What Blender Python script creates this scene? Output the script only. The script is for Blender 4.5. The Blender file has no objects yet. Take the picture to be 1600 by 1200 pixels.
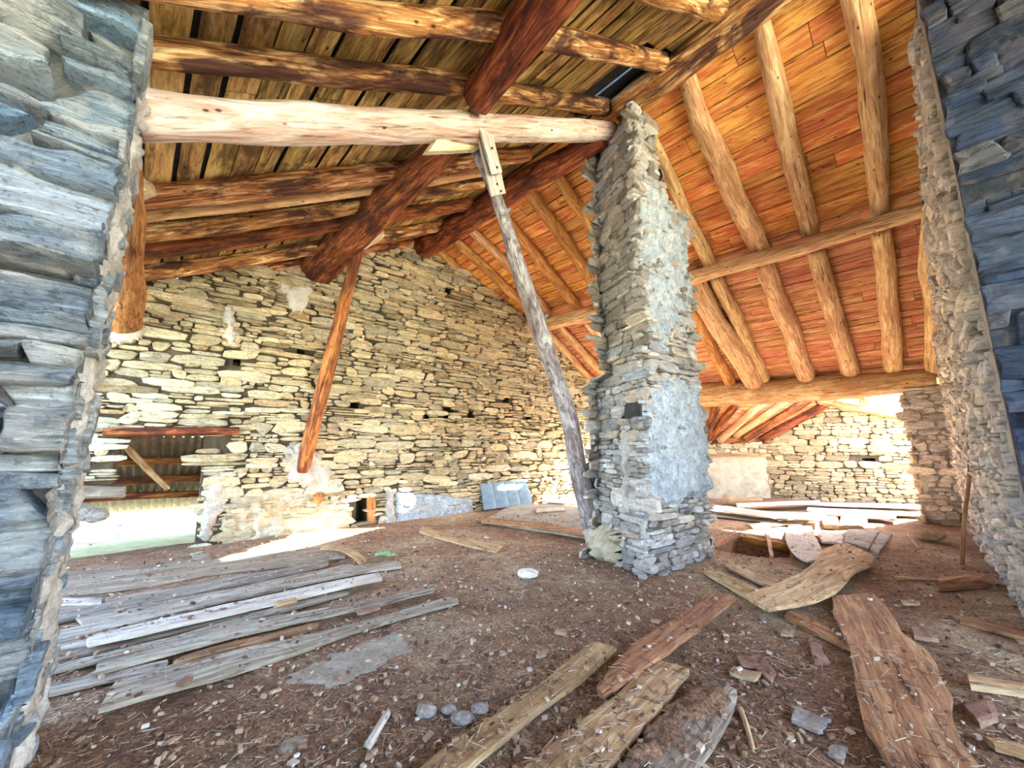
import bpy, bmesh, math, random
from math import sin, cos, pi, sqrt, atan2, radians
from mathutils import Vector, Matrix, noise
from mathutils.geometry import tessellate_polygon

# ------------------------------------------------------------------ camera, sky, sun, exposure
SC = bpy.context.scene
COL = SC.collection
F_PX, HOR, CAM_H = 600.0, 700.0, 1.6
PITCH = math.atan((HOR - 600) / F_PX)
cd = bpy.data.cameras.new('camera')
cd.sensor_width = 36.0
cd.lens = F_PX / 1600 * 36.0
cd.clip_start = 0.05
cam = bpy.data.objects.new('camera', cd)
cam.location = (0, 0, CAM_H)
cam.rotation_euler = (pi / 2 + PITCH, 0, 0)
COL.objects.link(cam)
SC.camera = cam

SUN = Vector((1.0, 0.45, 0.70)).normalized()          # direction TOWARDS the sun
world = bpy.data.worlds.new('sky')
SC.world = world
world.use_nodes = True
wn = world.node_tree
bg = wn.nodes['Background']
sky = wn.nodes.new('ShaderNodeTexSky')
sky.sky_type = 'NISHITA'
sky.sun_disc = False
sky.sun_elevation = math.asin(SUN.z)
sky.sun_rotation = atan2(SUN.x, SUN.y)
sky.air_density = 1.0
sky.dust_density = 1.5
wn.links.new(sky.outputs[0], bg.inputs[0])
bg.inputs[1].default_value = 0.9
sd = bpy.data.lights.new('sun', 'SUN')
sd.energy = 34.0
sd.angle = radians(0.6)
sd.color = (1.0, 0.90, 0.74)
so = bpy.data.objects.new('sun', sd)
so.rotation_euler = SUN.to_track_quat('Z', 'Y').to_euler()
COL.objects.link(so)
vs = SC.view_settings
vs.view_transform = 'Standard'
vs.look = 'None'
vs.gamma = 1.0
vs.use_curve_mapping = False
vs.exposure = 1.88
cy = SC.cycles
cy.max_bounces = 8
cy.diffuse_bounces = 4
cy.caustics_reflective = False
cy.caustics_refractive = False

# ------------------------------------------------------------------ geometry of the place
UX, UY = 0.719, 0.695                                   # along the gable (u); ridge runs along w
def uw(u, w, z=0.0): return Vector((UX * u - UY * w, UY * u + UX * w, z))
def U_(p): return UX * p.x + UY * p.y
def W_(p): return -UY * p.x + UX * p.y
CP, SP = cos(PITCH), sin(PITCH)
EYE = Vector((0, 0, CAM_H))
def ray(px, py):
    x, v = (px - 800) / F_PX, (600 - py) / F_PX
    return Vector((x, CP - SP * v, SP + CP * v))
def proj(p):
    f = p.y * CP + (p.z - CAM_H) * SP
    return 800 + F_PX * p.x / f, 600 - F_PX * (-p.y * SP + (p.z - CAM_H) * CP) / f
class Plane:
    def __init__(s, p, n): s.p, s.n = Vector(p), Vector(n).normalized()
    def hit(s, o, d): return o + d * ((s.p - o).dot(s.n) / d.dot(s.n))
    def at(s, px, py, off=0.0):
        q = Plane(s.p + Vector((0, 0, off)), s.n)
        return q.hit(EYE, ray(px, py))
def depth(p): return p.y * CP + (p.z - CAM_H) * SP
RU, RZ = 4.72, 6.85                                     # ridge
KU, KZ = 8.4, 5.5                                       # right purlin, where the slope changes
EU, EZ = 12.6, 3.42                                     # right eave
SL, SR, SE = 0.54, (RZ - KZ) / (KU - RU), (KZ - EZ) / (EU - KU)
def z_left(u): return RZ - SL * (RU - u)
def z_right(u): return RZ - SR * (u - RU) if u < KU else KZ - SE * (u - KU)
def z_roof(u): return z_left(u) if u < RU else z_right(u)
def slope_plane(u0, z0, s):                             # z = z0 + s (u-u0)
    return Plane(uw(u0, 0, z0), Vector((-s * UX, -s * UY, 1)))
P_LEFT = slope_plane(RU, RZ, SL)
P_RUP = slope_plane(RU, RZ, -SR)
P_RLO = slope_plane(KU, KZ, -SE)
def floor_at(px, py, z=0.0): return Plane((0, 0, z), (0, 0, 1)).at(px, py)
G_O = Vector((-5.08, 6.84, 0)); G_A = Vector((0.766, 0.643, 0)).normalized()
G_N = Vector((G_A.y, -G_A.x, 0))                        # gable wall, normal to the inside
P_GAB = Plane(G_O, G_N)
def gs(px, py):
    p = P_GAB.at(px, py); return ((p - G_O).dot(G_A), p.z)
rng = random.Random(7)
def nz(x, y=0.0, z=0.0): return noise.noise(Vector((x, y, z)))

# ------------------------------------------------------------------ materials
def lin(c):
    return tuple((v / 12.92 if v <= 0.04045 else ((v + 0.055) / 1.055) ** 2.4) for v in c)
class NT:
    def __init__(s, name):
        s.m = bpy.data.materials.new(name); s.m.use_nodes = True
        s.t = s.m.node_tree; s.b = s.t.nodes['Principled BSDF']
        s.b.inputs['Specular IOR Level'].default_value = 0.25
    def n(s, kind, **kw):
        x = s.t.nodes.new(kind)
        for k, v in kw.items():
            if k.startswith('i_'): x.inputs[int(k[2:]) if k[2:].isdigit() else k[2:]].default_value = v
            else: setattr(x, k, v)
        return x
    def l(s, a, b): s.t.links.new(a, b)
    def coords(s, scale):
        tc = s.n('ShaderNodeTexCoord'); mp = s.n('ShaderNodeMapping')
        mp.inputs['Scale'].default_value = scale
        s.l(tc.outputs['Object'], mp.inputs['Vector']); return mp.outputs[0]
    def noise(s, vec, scale, detail=4, rough=0.6, dist=0.0):
        x = s.n('ShaderNodeTexNoise'); x.inputs['Scale'].default_value = scale
        x.inputs['Detail'].default_value = detail; x.inputs['Roughness'].default_value = rough
        x.inputs['Distortion'].default_value = dist
        if vec is not None: s.l(vec, x.inputs['Vector'])
        return x.outputs['Fac']
    def ramp(s, fac, stops):
        x = s.n('ShaderNodeValToRGB'); e = x.color_ramp.elements
        while len(e) < len(stops): e.new(0.5)
        for k, (p, c) in enumerate(stops):
            e[k].position = p; e[k].color = (*c, 1)
        s.l(fac, x.inputs[0]); return x.outputs[0]
    def mix(s, fac, a, b, mode='MIX'):
        x = s.n('ShaderNodeMix', data_type='RGBA', blend_type=mode)
        for sock, v in ((x.inputs[0], fac), (x.inputs[6], a), (x.inputs[7], b)):
            if hasattr(v, 'is_linked'): s.l(v, sock)
            elif isinstance(v, tuple): sock.default_value = (*v, 1)
            else: sock.default_value = v
        return x.outputs[2]
    def math(s, op, a, b=0.5, clamp=False):
        x = s.n('ShaderNodeMath', operation=op, use_clamp=clamp)
        for sock, v in ((x.inputs[0], a), (x.inputs[1], b)):
            if hasattr(v, 'is_linked'): s.l(v, sock)
            else: sock.default_value = v
        return x.outputs[0]
    def bump(s, h, strength, dist=0.02):
        x = s.n('ShaderNodeBump'); x.inputs['Strength'].default_value = strength
        x.inputs['Distance'].default_value = dist
        s.l(h, x.inputs['Height']); s.l(x.outputs[0], s.b.inputs['Normal'])
    def done(s, col, rough=0.85):
        if hasattr(col, 'is_linked'): s.l(col, s.b.inputs['Base Color'])
        else: s.b.inputs['Base Color'].default_value = (*col, 1)
        s.b.inputs['Roughness'].default_value = rough
        return s.m
def m_wood(name, dark, mid, pale, stain, stain_amt=0.5, island=False, grain=9.0, along=0.9, var=0.5):
    t = NT(name)
    rnd = t.n('ShaderNodeNewGeometry').outputs['Random Per Island'] if island else t.n('ShaderNodeObjectInfo').outputs['Random']
    tc = t.n('ShaderNodeTexCoord'); add = t.n('ShaderNodeVectorMath', operation='ADD')
    comb = t.n('ShaderNodeCombineXYZ'); r37 = t.math('MULTIPLY', rnd, 37.0)
    t.l(r37, comb.inputs[0]); t.l(r37, comb.inputs[1]); t.l(r37, comb.inputs[2])
    t.l(tc.outputs['Object'], add.inputs[0]); t.l(comb.outputs[0], add.inputs[1])
    mp = t.n('ShaderNodeMapping'); mp.inputs['Scale'].default_value = (along, grain, grain); t.l(add.outputs[0], mp.inputs[0])
    g = t.noise(mp.outputs[0], 1.6, 6, 0.68, 1.2)
    mp2 = t.n('ShaderNodeMapping'); mp2.inputs['Scale'].default_value = (0.9, 2.6, 2.6); t.l(add.outputs[0], mp2.inputs[0])
    s = t.noise(mp2.outputs[0], 1.7, 5, 0.62, 0.6)
    c = t.ramp(g, [(0.34, dark), (0.50, mid), (0.64, pale)])
    sf = t.math('MULTIPLY', t.ramp(s, [(0.48, (0, 0, 0)), (0.60, (1, 1, 1))]), stain_amt)
    c = t.mix(sf, c, stain)
    hv = t.n('ShaderNodeHueSaturation')
    t.l(t.math('ADD', t.math('MULTIPLY', rnd, var), 1.0 - var / 2), hv.inputs['Value'])
    t.l(t.math('ADD', t.math('MULTIPLY', t.math('FRACT', t.math('MULTIPLY', rnd, 7.3)), 0.024), 0.488), hv.inputs['Hue'])
    t.l(c, hv.inputs['Color'])
    mp3 = t.n('ShaderNodeMapping'); mp3.inputs['Scale'].default_value = (1.3, 30, 30); t.l(add.outputs[0], mp3.inputs[0])
    f = t.noise(mp3.outputs[0], 1.0, 5, 0.7)
    crack = t.ramp(f, [(0.33, (0.10, 0.08, 0.08)), (0.43, (1, 1, 1)), (0.6, (1, 1, 1)), (0.72, (1.35, 1.3, 1.25))])
    c2 = t.mix(0.9, hv.outputs[0], crack, 'MULTIPLY')
    mp4 = t.n('ShaderNodeMapping'); mp4.inputs['Scale'].default_value = (2.6, 5.0, 5.0); t.l(add.outputs[0], mp4.inputs[0])
    vo = t.n('ShaderNodeTexVoronoi'); vo.inputs['Scale'].default_value = 1.6; t.l(mp4.outputs[0], vo.inputs['Vector'])
    c2 = t.mix(1.0, c2, t.ramp(vo.outputs['Distance'], [(0.05, (0.16, 0.10, 0.08)), (0.13, (1, 1, 1))]), 'MULTIPLY')
    t.bump(t.math('ADD', f, g), 0.7, 0.02)
    return t.done(c2, 0.8)
def m_stone(name, cols, streak=(2.5, 2.5, 9), dirt=(0.05, 0.04, 0.03), dirt_amt=0.5, bump=0.8, bd=0.03, lichen=None, lich_amt=0.4, fine=24.0):
    t = NT(name)
    rnd = t.n('ShaderNodeNewGeometry').outputs['Random Per Island']
    n = len(cols)
    c = t.ramp(rnd, [(k / max(1, n - 1), q) for k, q in enumerate(cols)])
    val = t.math('ADD', t.math('MULTIPLY', t.math('FRACT', t.math('MULTIPLY', rnd, 13.7)), 0.7), 0.62)
    v = t.coords(streak)
    a = t.noise(v, 2.2, 7, 0.72, 0.8)
    v2 = t.coords((1, 1, 1))
    b = t.noise(v2, fine, 4, 0.7)
    c = t.mix(1.0, c, val, 'MULTIPLY')
    c = t.mix(1.0, c, t.ramp(a, [(0.28, (0.22, 0.22, 0.23)), (0.46, (0.9, 0.9, 0.9)), (0.56, (1.1, 1.1, 1.1)), (0.72, (1.7, 1.66, 1.6))]), 'MULTIPLY')
    c = t.mix(t.math('MULTIPLY', t.ramp(b, [(0.52, (0, 0, 0)), (0.66, (1, 1, 1))]), dirt_amt), c, dirt)
    if lichen:
        l = t.noise(v2, 3.1, 6, 0.7, 0.5)
        c = t.mix(t.math('MULTIPLY', t.ramp(l, [(0.50, (0, 0, 0)), (0.60, (1, 1, 1))]), lich_amt), c, lichen)
    t.bump(t.math('ADD', a, t.math('MULTIPLY', b, 0.5)), bump, bd)
    return t.done(c, 0.9)
def m_rough(name, c1, c2, c3, scale=3.0, bump=0.8, bd=0.02, rough=0.95, fine=40.0):
    t = NT(name); v = t.coords((1, 1, 1))
    a = t.noise(v, scale, 7, 0.68, 0.4); b = t.noise(v, fine, 4, 0.7)
    c = t.ramp(a, [(0.3, c1), (0.5, c2), (0.68, c3)])
    c = t.mix(0.7, c, t.ramp(b, [(0.3, (0.55, 0.55, 0.55)), (0.6, (1.1, 1.1, 1.1))]), 'MULTIPLY')
    t.bump(t.math('ADD', a, t.math('MULTIPLY', b, 0.6)), bump, bd)
    return t.done(c, rough)

M = {}
M['log_dark'] = m_wood('log_dark', (0.08, 0.022, 0.013), (0.42, 0.17, 0.065), (0.86, 0.62, 0.36), (0.05, 0.014, 0.016), 0.92, var=0.4)
M['log_rust'] = m_wood('log_rust', (0.10, 0.03, 0.015), (0.38, 0.14, 0.045), (0.60, 0.30, 0.11), (0.09, 0.025, 0.018), 0.8, var=0.2)
M['log_red'] = m_wood('log_red', (0.045, 0.014, 0.009), (0.24, 0.07, 0.024), (0.50, 0.20, 0.065), (0.045, 0.015, 0.012), 0.8, var=0.3)
M['log_orange'] = m_wood('log_orange', (0.24, 0.10, 0.03), (0.52, 0.26, 0.075), (0.70, 0.44, 0.18), (0.28, 0.12, 0.04), 0.6, var=0.3)
M['log_tan'] = m_wood('log_tan', (0.30, 0.16, 0.075), (0.58, 0.37, 0.19), (0.76, 0.58, 0.37), (0.40, 0.18, 0.10), 0.6, var=0.3)
M['log_white'] = m_wood('log_white', (0.40, 0.22, 0.14), (0.70, 0.60, 0.53), (0.84, 0.82, 0.80), (0.56, 0.32, 0.22), 0.5, var=0.1)
M['bark'] = m_wood('bark', (0.09, 0.07, 0.075), (0.29, 0.26, 0.28), (0.52, 0.51, 0.54), (0.15, 0.10, 0.09), 0.6, along=2.5, grain=6, var=0.1)
M['plank_grey'] = m_wood('plank_grey', (0.16, 0.13, 0.10), (0.35, 0.31, 0.25), (0.54, 0.50, 0.42), (0.19, 0.15, 0.11), 0.6, var=0.45)
M['plank_pale'] = m_wood('plank_pale', (0.42, 0.36, 0.30), (0.62, 0.57, 0.50), (0.75, 0.72, 0.67), (0.40, 0.32, 0.25), 0.4, var=0.2)
M['plank_tan'] = m_wood('plank_tan', (0.31, 0.17, 0.08), (0.53, 0.36, 0.20), (0.68, 0.53, 0.35), (0.32, 0.17, 0.09), 0.6, var=0.25)
M['plank_brown'] = m_wood('plank_brown', (0.18, 0.085, 0.043), (0.38, 0.20, 0.10), (0.52, 0.33, 0.19), (0.22, 0.105, 0.06), 0.6, var=0.3)
M['new_wood'] = m_wood('new_wood', (0.62, 0.48, 0.30), (0.78, 0.68, 0.50), (0.85, 0.80, 0.66), (0.66, 0.50, 0.32), 0.4, var=0.1)
M['board_left'] = m_wood('board_left', (0.12, 0.065, 0.022), (0.46, 0.29, 0.10), (0.66, 0.49, 0.21), (0.08, 0.045, 0.02), 0.75, island=True, grain=7, var=0.55)
M['board_right'] = m_wood('board_right', (0.30, 0.09, 0.025), (0.66, 0.29, 0.075), (0.78, 0.46, 0.16), (0.50, 0.13, 0.055), 0.65, island=True, grain=7, var=0.45)
M['board_red'] = m_wood('board_red', (0.22, 0.07, 0.03), (0.50, 0.22, 0.10), (0.66, 0.42, 0.22), (0.42, 0.13, 0.08), 0.7, island=True, grain=7, var=0.4)
M['gable'] = m_stone('gable_stone', [(0.42, 0.33, 0.20), (0.57, 0.50, 0.34), (0.50, 0.47, 0.38), (0.66, 0.56, 0.36), (0.54, 0.43, 0.27), (0.64, 0.58, 0.44), (0.52, 0.36, 0.21)], lichen=(0.62, 0.57, 0.43), lich_amt=0.4)
M['slate_blue'] = m_stone('slate_blue', [(0.36, 0.46, 0.56), (0.56, 0.62, 0.67), (0.24, 0.37, 0.52), (0.62, 0.66, 0.68), (0.42, 0.51, 0.59)], streak=(1.3, 1.3, 15), dirt=(0.05, 0.05, 0.055), dirt_amt=0.6, bump=1.0, bd=0.06, lichen=(0.72, 0.74, 0.75), lich_amt=0.65, fine=30)
M['pillar'] = m_stone('pillar_stone', [(0.36, 0.35, 0.35), (0.50, 0.50, 0.51), (0.28, 0.25, 0.23), (0.56, 0.55, 0.53), (0.40, 0.33, 0.27), (0.42, 0.47, 0.54)], dirt_amt=0.4, lichen=(0.50, 0.48, 0.43), lich_amt=0.35)
M['right'] = m_stone('right_stone', [(0.52, 0.46, 0.43), (0.62, 0.56, 0.50), (0.44, 0.42, 0.45), (0.66, 0.58, 0.49)], dirt_amt=0.5, lichen=(0.60, 0.56, 0.50), lich_amt=0.5)
M['jamb'] = m_stone('jamb_stone', [(0.028, 0.055, 0.12), (0.05, 0.075, 0.135), (0.022, 0.045, 0.115), (0.09, 0.10, 0.135)], streak=(1.6, 1.6, 12), dirt_amt=0.4, lichen=(0.16, 0.15, 0.18), lich_amt=0.35)  # blue lens haze and shade put into the stone colour
M['annex'] = m_stone('annex_stone', [(0.40, 0.32, 0.20), (0.48, 0.39, 0.25), (0.34, 0.28, 0.18), (0.50, 0.42, 0.28)], dirt_amt=0.35)
M['mortar'] = m_rough('mortar', (0.04, 0.032, 0.024), (0.075, 0.06, 0.042), (0.15, 0.12, 0.085))
M['mortar_blue'] = m_rough('mortar_blue', (0.06, 0.07, 0.08), (0.12, 0.13, 0.14), (0.30, 0.31, 0.32), scale=4)
M['jamb_mortar'] = m_rough('jamb_mortar', (0.02, 0.03, 0.05), (0.05, 0.06, 0.09), (0.16, 0.16, 0.17), scale=4)  # same dark blue cast put into the mortar colour
M['mortar_pale'] = m_rough('mortar_pale', (0.30, 0.28, 0.26), (0.48, 0.46, 0.43), (0.62, 0.61, 0.60), scale=5)
M['plaster'] = m_rough('plaster', (0.34, 0.31, 0.28), (0.52, 0.49, 0.46), (0.66, 0.65, 0.63), scale=5, bump=1.0, bd=0.03)
M['plaster_white'] = m_rough('plaster_white', (0.58, 0.55, 0.52), (0.76, 0.75, 0.73), (0.86, 0.86, 0.85), scale=6, bump=1.0, bd=0.03)
M['plank_dust'] = m_wood('plank_dust', (0.19, 0.145, 0.11), (0.33, 0.265, 0.20), (0.46, 0.39, 0.31), (0.22, 0.16, 0.12), 0.5, var=0.3)
M['plaster_blue'] = m_rough('plaster_blue', (0.22, 0.28, 0.34), (0.42, 0.49, 0.57), (0.62, 0.69, 0.76), scale=6.5, bump=1.0, bd=0.04, fine=26)
M['plaster_warm'] = m_rough('plaster_warm', (0.34, 0.28, 0.20), (0.50, 0.44, 0.33), (0.60, 0.56, 0.48), scale=2.6, bump=0.4)
M['cement'] = m_rough('cement', (0.25, 0.21, 0.17), (0.37, 0.34, 0.28), (0.46, 0.44, 0.39), scale=5, bump=0.5)
M['rock'] = m_rough('rock', (0.22, 0.20, 0.19), (0.36, 0.34, 0.32), (0.50, 0.48, 0.46), scale=6, bump=0.8)
M['rock_tan'] = m_rough('rock_tan', (0.32, 0.22, 0.14), (0.46, 0.34, 0.22), (0.58, 0.46, 0.32), scale=6, bump=0.8)
M['rock_white'] = m_rough('rock_white', (0.55, 0.52, 0.48), (0.72, 0.70, 0.66), (0.80, 0.79, 0.77), scale=8, bump=0.6)
M['slate_red'] = m_rough('slate_red', (0.20, 0.11, 0.08), (0.32, 0.19, 0.14), (0.42, 0.29, 0.22), scale=5, bump=0.6)
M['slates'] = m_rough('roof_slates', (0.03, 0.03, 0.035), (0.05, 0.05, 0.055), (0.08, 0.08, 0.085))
M['leaf'] = m_rough('leaf', (0.10, 0.24, 0.08), (0.26, 0.48, 0.24), (0.55, 0.66, 0.50), scale=20, bump=0.3)
M['sheet'] = m_rough('corrugated', (0.12, 0.075, 0.05), (0.20, 0.135, 0.095), (0.28, 0.20, 0.15), scale=2, bump=0.2, rough=0.6)
M['panel'] = m_rough('panel', (0.16, 0.25, 0.35), (0.24, 0.35, 0.47), (0.36, 0.46, 0.56), scale=2, bump=0.2)
M['blue_sheet'] = m_rough('blue_sheet', (0.50, 0.62, 0.74), (0.62, 0.74, 0.85), (0.74, 0.82, 0.90), scale=3, bump=0.2)
def m_floor():
    t = NT('dirt_floor'); v = t.coords((1, 1, 1))
    a = t.noise(v, 0.55, 5, 0.6, 0.5); b = t.noise(v, 7.0, 6, 0.7); c_ = t.noise(v, 48.0, 6, 0.8)
    c = t.ramp(a, [(0.32, (0.28, 0.155, 0.105)), (0.50, (0.41, 0.265, 0.17)), (0.64, (0.56, 0.45, 0.31))])
    c = t.mix(0.8, c, t.ramp(b, [(0.3, (0.45, 0.42, 0.42)), (0.5, (1, 1, 1)), (0.7, (1.45, 1.38, 1.3))]), 'MULTIPLY')
    c = t.mix(1.0, c, t.ramp(c_, [(0.34, (0.25, 0.23, 0.23)), (0.5, (0.95, 0.95, 0.95)), (0.64, (2.0, 1.95, 1.85))]), 'MULTIPLY')
    t.bump(t.math('ADD', c_, t.math('MULTIPLY', b, 1.2)), 1.0, 0.03)
    return t.done(c, 0.95)
M['floor'] = m_floor()
def m_chip():
    t = NT('debris'); rnd = t.n('ShaderNodeNewGeometry').outputs['Random Per Island']
    c = t.ramp(rnd, [(0, (0.09, 0.05, 0.04)), (0.3, (0.22, 0.13, 0.09)), (0.6, (0.36, 0.24, 0.16)), (0.85, (0.50, 0.40, 0.30)), (1, (0.68, 0.62, 0.55))])
    return t.done(c, 0.9)
M['chip'] = m_chip()
def m_grass():
    t = NT('meadow_grass'); v = t.coords((1, 1, 1)); a = t.noise(v, 2.5, 6, 0.7)
    b = t.noise(v, 0.18, 3)
    c = t.ramp(a, [(0.3, (0.30, 0.33, 0.13)), (0.55, (0.46, 0.46, 0.25)), (0.7, (0.60, 0.56, 0.38))])
    c = t.mix(t.ramp(b, [(0.45, (0, 0, 0)), (0.58, (1, 1, 1))]), c, (0.62, 0.60, 0.50))
    return t.done(c, 0.95)
M['grass'] = m_grass()

# ------------------------------------------------------------------ object helpers
def frame(origin, xdir, zup=Vector((0, 0, 1))):
    x = Vector(xdir).normalized()
    y = zup.cross(x).normalized(); z = x.cross(y)
    m = Matrix((x, y, z)).transposed().to_4x4(); m.translation = origin
    return m
def mesh_obj(name, verts, faces, mat, mat4=Matrix(), parent=None, smooth=False):
    me = bpy.data.meshes.new(name)
    me.from_pydata([tuple(v) for v in verts], [], faces)
    if smooth: me.shade_smooth()
    me.materials.append(M[mat] if isinstance(mat, str) else mat)
    o = bpy.data.objects.new(name, me)
    COL.objects.link(o)
    if parent is not None:
        o.parent = parent
        o.matrix_basis = PM[parent.name].inverted() @ mat4
    else:
        o.matrix_basis = mat4
    PM[o.name] = mat4.copy()
    return o
PM = {}
def fix_normals(o):
    bm = bmesh.new(); bm.from_mesh(o.data); bmesh.ops.recalc_face_normals(bm, faces=bm.faces); bm.to_mesh(o.data); bm.free()
def tag(o, label, cat, group=None, kind=None):
    if label: o['label'] = label
    if cat: o['category'] = cat
    if group: o['group'] = group
    if kind: o['kind'] = kind
    return o
def struct(o, label=None):
    o['kind'] = 'structure'
    if label: o['label'] = label; o['category'] = 'structure'
    return o
def empty(name, m4):
    o = bpy.data.objects.new(name, None); o.empty_display_size = 0.1; COL.objects.link(o); o.matrix_basis = m4; PM[o.name] = m4.copy(); return o

def log_mesh(pts, radii, seed, sq=2.0, sides=14, rough=1.0, wob=1.0):
    """world pts -> verts, faces, matrix; local X runs along the log"""
    p0, p1 = pts[0], pts[-1]
    m = frame(p0, p1 - p0) if abs((p1 - p0).normalized().z) < 0.95 else frame(p0, p1 - p0, Vector((1, 0, 0)))
    inv = m.inverted()
    lp = [inv @ p for p in pts]
    L = (p1 - p0).length
    n = max(6, int(L / 0.11))
    ks = [q.x for q in lp]
    verts = []; faces = []
    sd = seed * 7.13
    ph = seed * 1.7
    for i in range(n + 1):
        t = i / n; x = L * t
        j = 0
        while j < len(ks) - 2 and x > ks[j + 1]: j += 1
        f = (x - ks[j]) / max(1e-6, ks[j + 1] - ks[j])
        f = max(0, min(1, f)); fs = f * f * (3 - 2 * f) * 0.5 + f * 0.5 if len(ks) > 2 else f
        c = lp[j].lerp(lp[j + 1], fs); r = radii[j] * (1 - f) + radii[j + 1] * f
        env = min(1, 4 * t, 4 * (1 - t))
        cy_ = c.y + wob * 0.35 * r * nz(x * 0.7 + sd, 1.3) * env
        cz_ = c.z + wob * 0.35 * r * nz(x * 0.7 + sd, 9.1) * env
        r *= 1 + rough * 0.10 * nz(x * 1.9 + sd, 4.4)
        for k in range(sides):
            a = 2 * pi * k / sides
            ca, sa = cos(a), sin(a)
            e = (abs(ca) ** sq + abs(sa) ** sq) ** (-1.0 / sq)
            rr = r * e * (1 + rough * (0.07 * nz(ca * 1.3 + sd, sa * 1.3, x * 1.3) + 0.05 * nz(ca * 3 + sd, sa * 3, x * 5)) + 0.05 * sin(2 * a + ph))
            verts.append((x + (rough * 0.02 * nz(a, sd) if i in (0, n) else 0), cy_ + rr * ca, cz_ + rr * sa))
    for i in range(n):
        for k in range(sides):
            k2 = (k + 1) % sides
            faces.append((i * sides + k, i * sides + k2, (i + 1) * sides + k2, (i + 1) * sides + k))
    b = len(verts)
    for e, i in ((-1, 0), (1, n)):
        c = [sum(verts[i * sides + k][q] for k in range(sides)) / sides for q in range(3)]
        verts.append((c[0] + e * 0.01, c[1], c[2]))
        for k in range(sides):
            k2 = (k + 1) % sides
            faces.append((len(verts) - 1, i * sides + (k2 if e < 0 else k), i * sides + (k if e < 0 else k2)))
    return verts, faces, m
LOGN = [0]
def log(name, pts, radii, mat, label, cat, group=None, sq=2.0, rough=1.0, parent=None, wob=1.0):
    LOGN[0] += 1
    v, f, m = log_mesh(pts, radii, LOGN[0], sq, 14, rough, wob)
    o = mesh_obj(name, v, f, mat, m, parent, smooth=True)
    fix_normals(o)
    if parent is None: tag(o, label, cat, group)
    return o
def log_px(plane, pxs, wpx, off=0.0):
    pts = [plane.at(x, y, off) for x, y in pxs]
    if not isinstance(wpx, (list, tuple)): wpx = [wpx] * len(pts)
    return pts, [w * 0.5 * depth(p) / F_PX for w, p in zip(wpx, pts)]

def plank(name, Lp, Rp, top, thick, mat, label, cat='plank', group=None, sag=0.01, edge=0.012, lift=None, nsub=None):
    """plank or slab lying flat; its long edges Lp and Rp are pixel positions traced on the plane z=top"""
    A = [floor_at(x, y, top) for x, y in Lp]; B = [floor_at(x, y, top) for x, y in Rp]
    o = slab3(name, A, B, thick, mat, label, cat, group, sag, edge, lift)
    TOPS.append(([tuple(q[:2]) for q in A] + [tuple(q[:2]) for q in B[::-1]], top))
    return o
def resample(P, n):
    d = [0.0]
    for a, b in zip(P, P[1:]): d.append(d[-1] + (b - a).length)
    out = []
    for i in range(n + 1):
        x = d[-1] * i / n; j = 0
        while j < len(d) - 2 and x > d[j + 1]: j += 1
        f = (x - d[j]) / max(1e-9, d[j + 1] - d[j])
        p1, p2 = P[j], P[j + 1]; p0 = P[max(0, j - 1)]; p3 = P[min(len(P) - 1, j + 2)]
        if len(P) > 2:
            out.append(0.5 * ((2 * p1) + (p2 - p0) * f + (2 * p0 - 5 * p1 + 4 * p2 - p3) * f * f + (3 * p1 - p0 - 3 * p2 + p3) * f ** 3))
        else: out.append(p1.lerp(p2, f))
    return out
TOPS = []
def slab3(name, A, B, thick, mat, label, cat, group=None, sag=0.01, edge=0.012, lift=None, up=Vector((0, 0, 1)), parent=None):
    LOGN[0] += 1; sd = LOGN[0] * 3.77
    mid0, mid1 = (A[0] + B[0]) / 2, (A[-1] + B[-1]) / 2
    L = (mid1 - mid0).length
    n = max(4, min(60, int(L / 0.06)))
    A, B = resample(A, n), resample(B, n)
    bot = (mid0 + mid1) / 2
    m = frame(mid0 - up * thick, mid1 - mid0, up); inv = m.inverted()
    nl = 6; verts = []; faces = []
    for i in range(n + 1):
        a, b = inv @ A[i], inv @ B[i]
        t = i / n
        dz = sag * nz(t * 3 + sd, 2.2) + (lift(t) if lift else 0)
        w = (b - a).length
        ea = edge * (nz(t * L * 4 + sd, 5) + 0.5 * nz(t * L * 13 + sd, 5.5)); eb = edge * (nz(t * L * 4 + sd, 7) + 0.5 * nz(t * L * 13 + sd, 8))
        for side in (0, 1):
            for k in range(nl + 1):
                f = k / nl
                p = a.lerp(b, f)
                dirv = (b - a) / max(1e-6, w)
                p = p + dirv * (ea * (1 - f) + eb * f)
                if i in (0, n): p.x += edge * 1.2 * nz(f * 5 + sd, 3 + i)
                rnd = 0.16 * thick * (1 if k in (0, nl) else 0)
                if side == 0: p.z = p.z + dz + 0.06 * thick * nz(p.x * 9 + sd, p.y * 16) - rnd
                else: p.z = p.z - thick + dz + rnd * 0.5
                verts.append(p)
    R = 2 * (nl + 1)
    for i in range(n):
        o0, o1 = i * R, (i + 1) * R
        for k in range(nl):
            faces.append((o0 + k, o0 + k + 1, o1 + k + 1, o1 + k))
            faces.append((o0 + nl + 1 + k + 1, o0 + nl + 1 + k, o1 + nl + 1 + k, o1 + nl + 1 + k + 1))
        faces.append((o0, o1, o1 + nl + 1, o0 + nl + 1))
        faces.append((o0 + nl, o0 + 2 * nl + 1, o1 + 2 * nl + 1, o1 + nl))
    for o0 in (0, n * R):
        for k in range(nl): faces.append((o0 + k, o0 + k + 1, o0 + nl + 2 + k, o0 + nl + 1 + k))
    o = mesh_obj(name, verts, faces, mat, m, parent)
    fix_normals(o)
    if parent is None: tag(o, label, cat, group)
    return o

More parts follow.
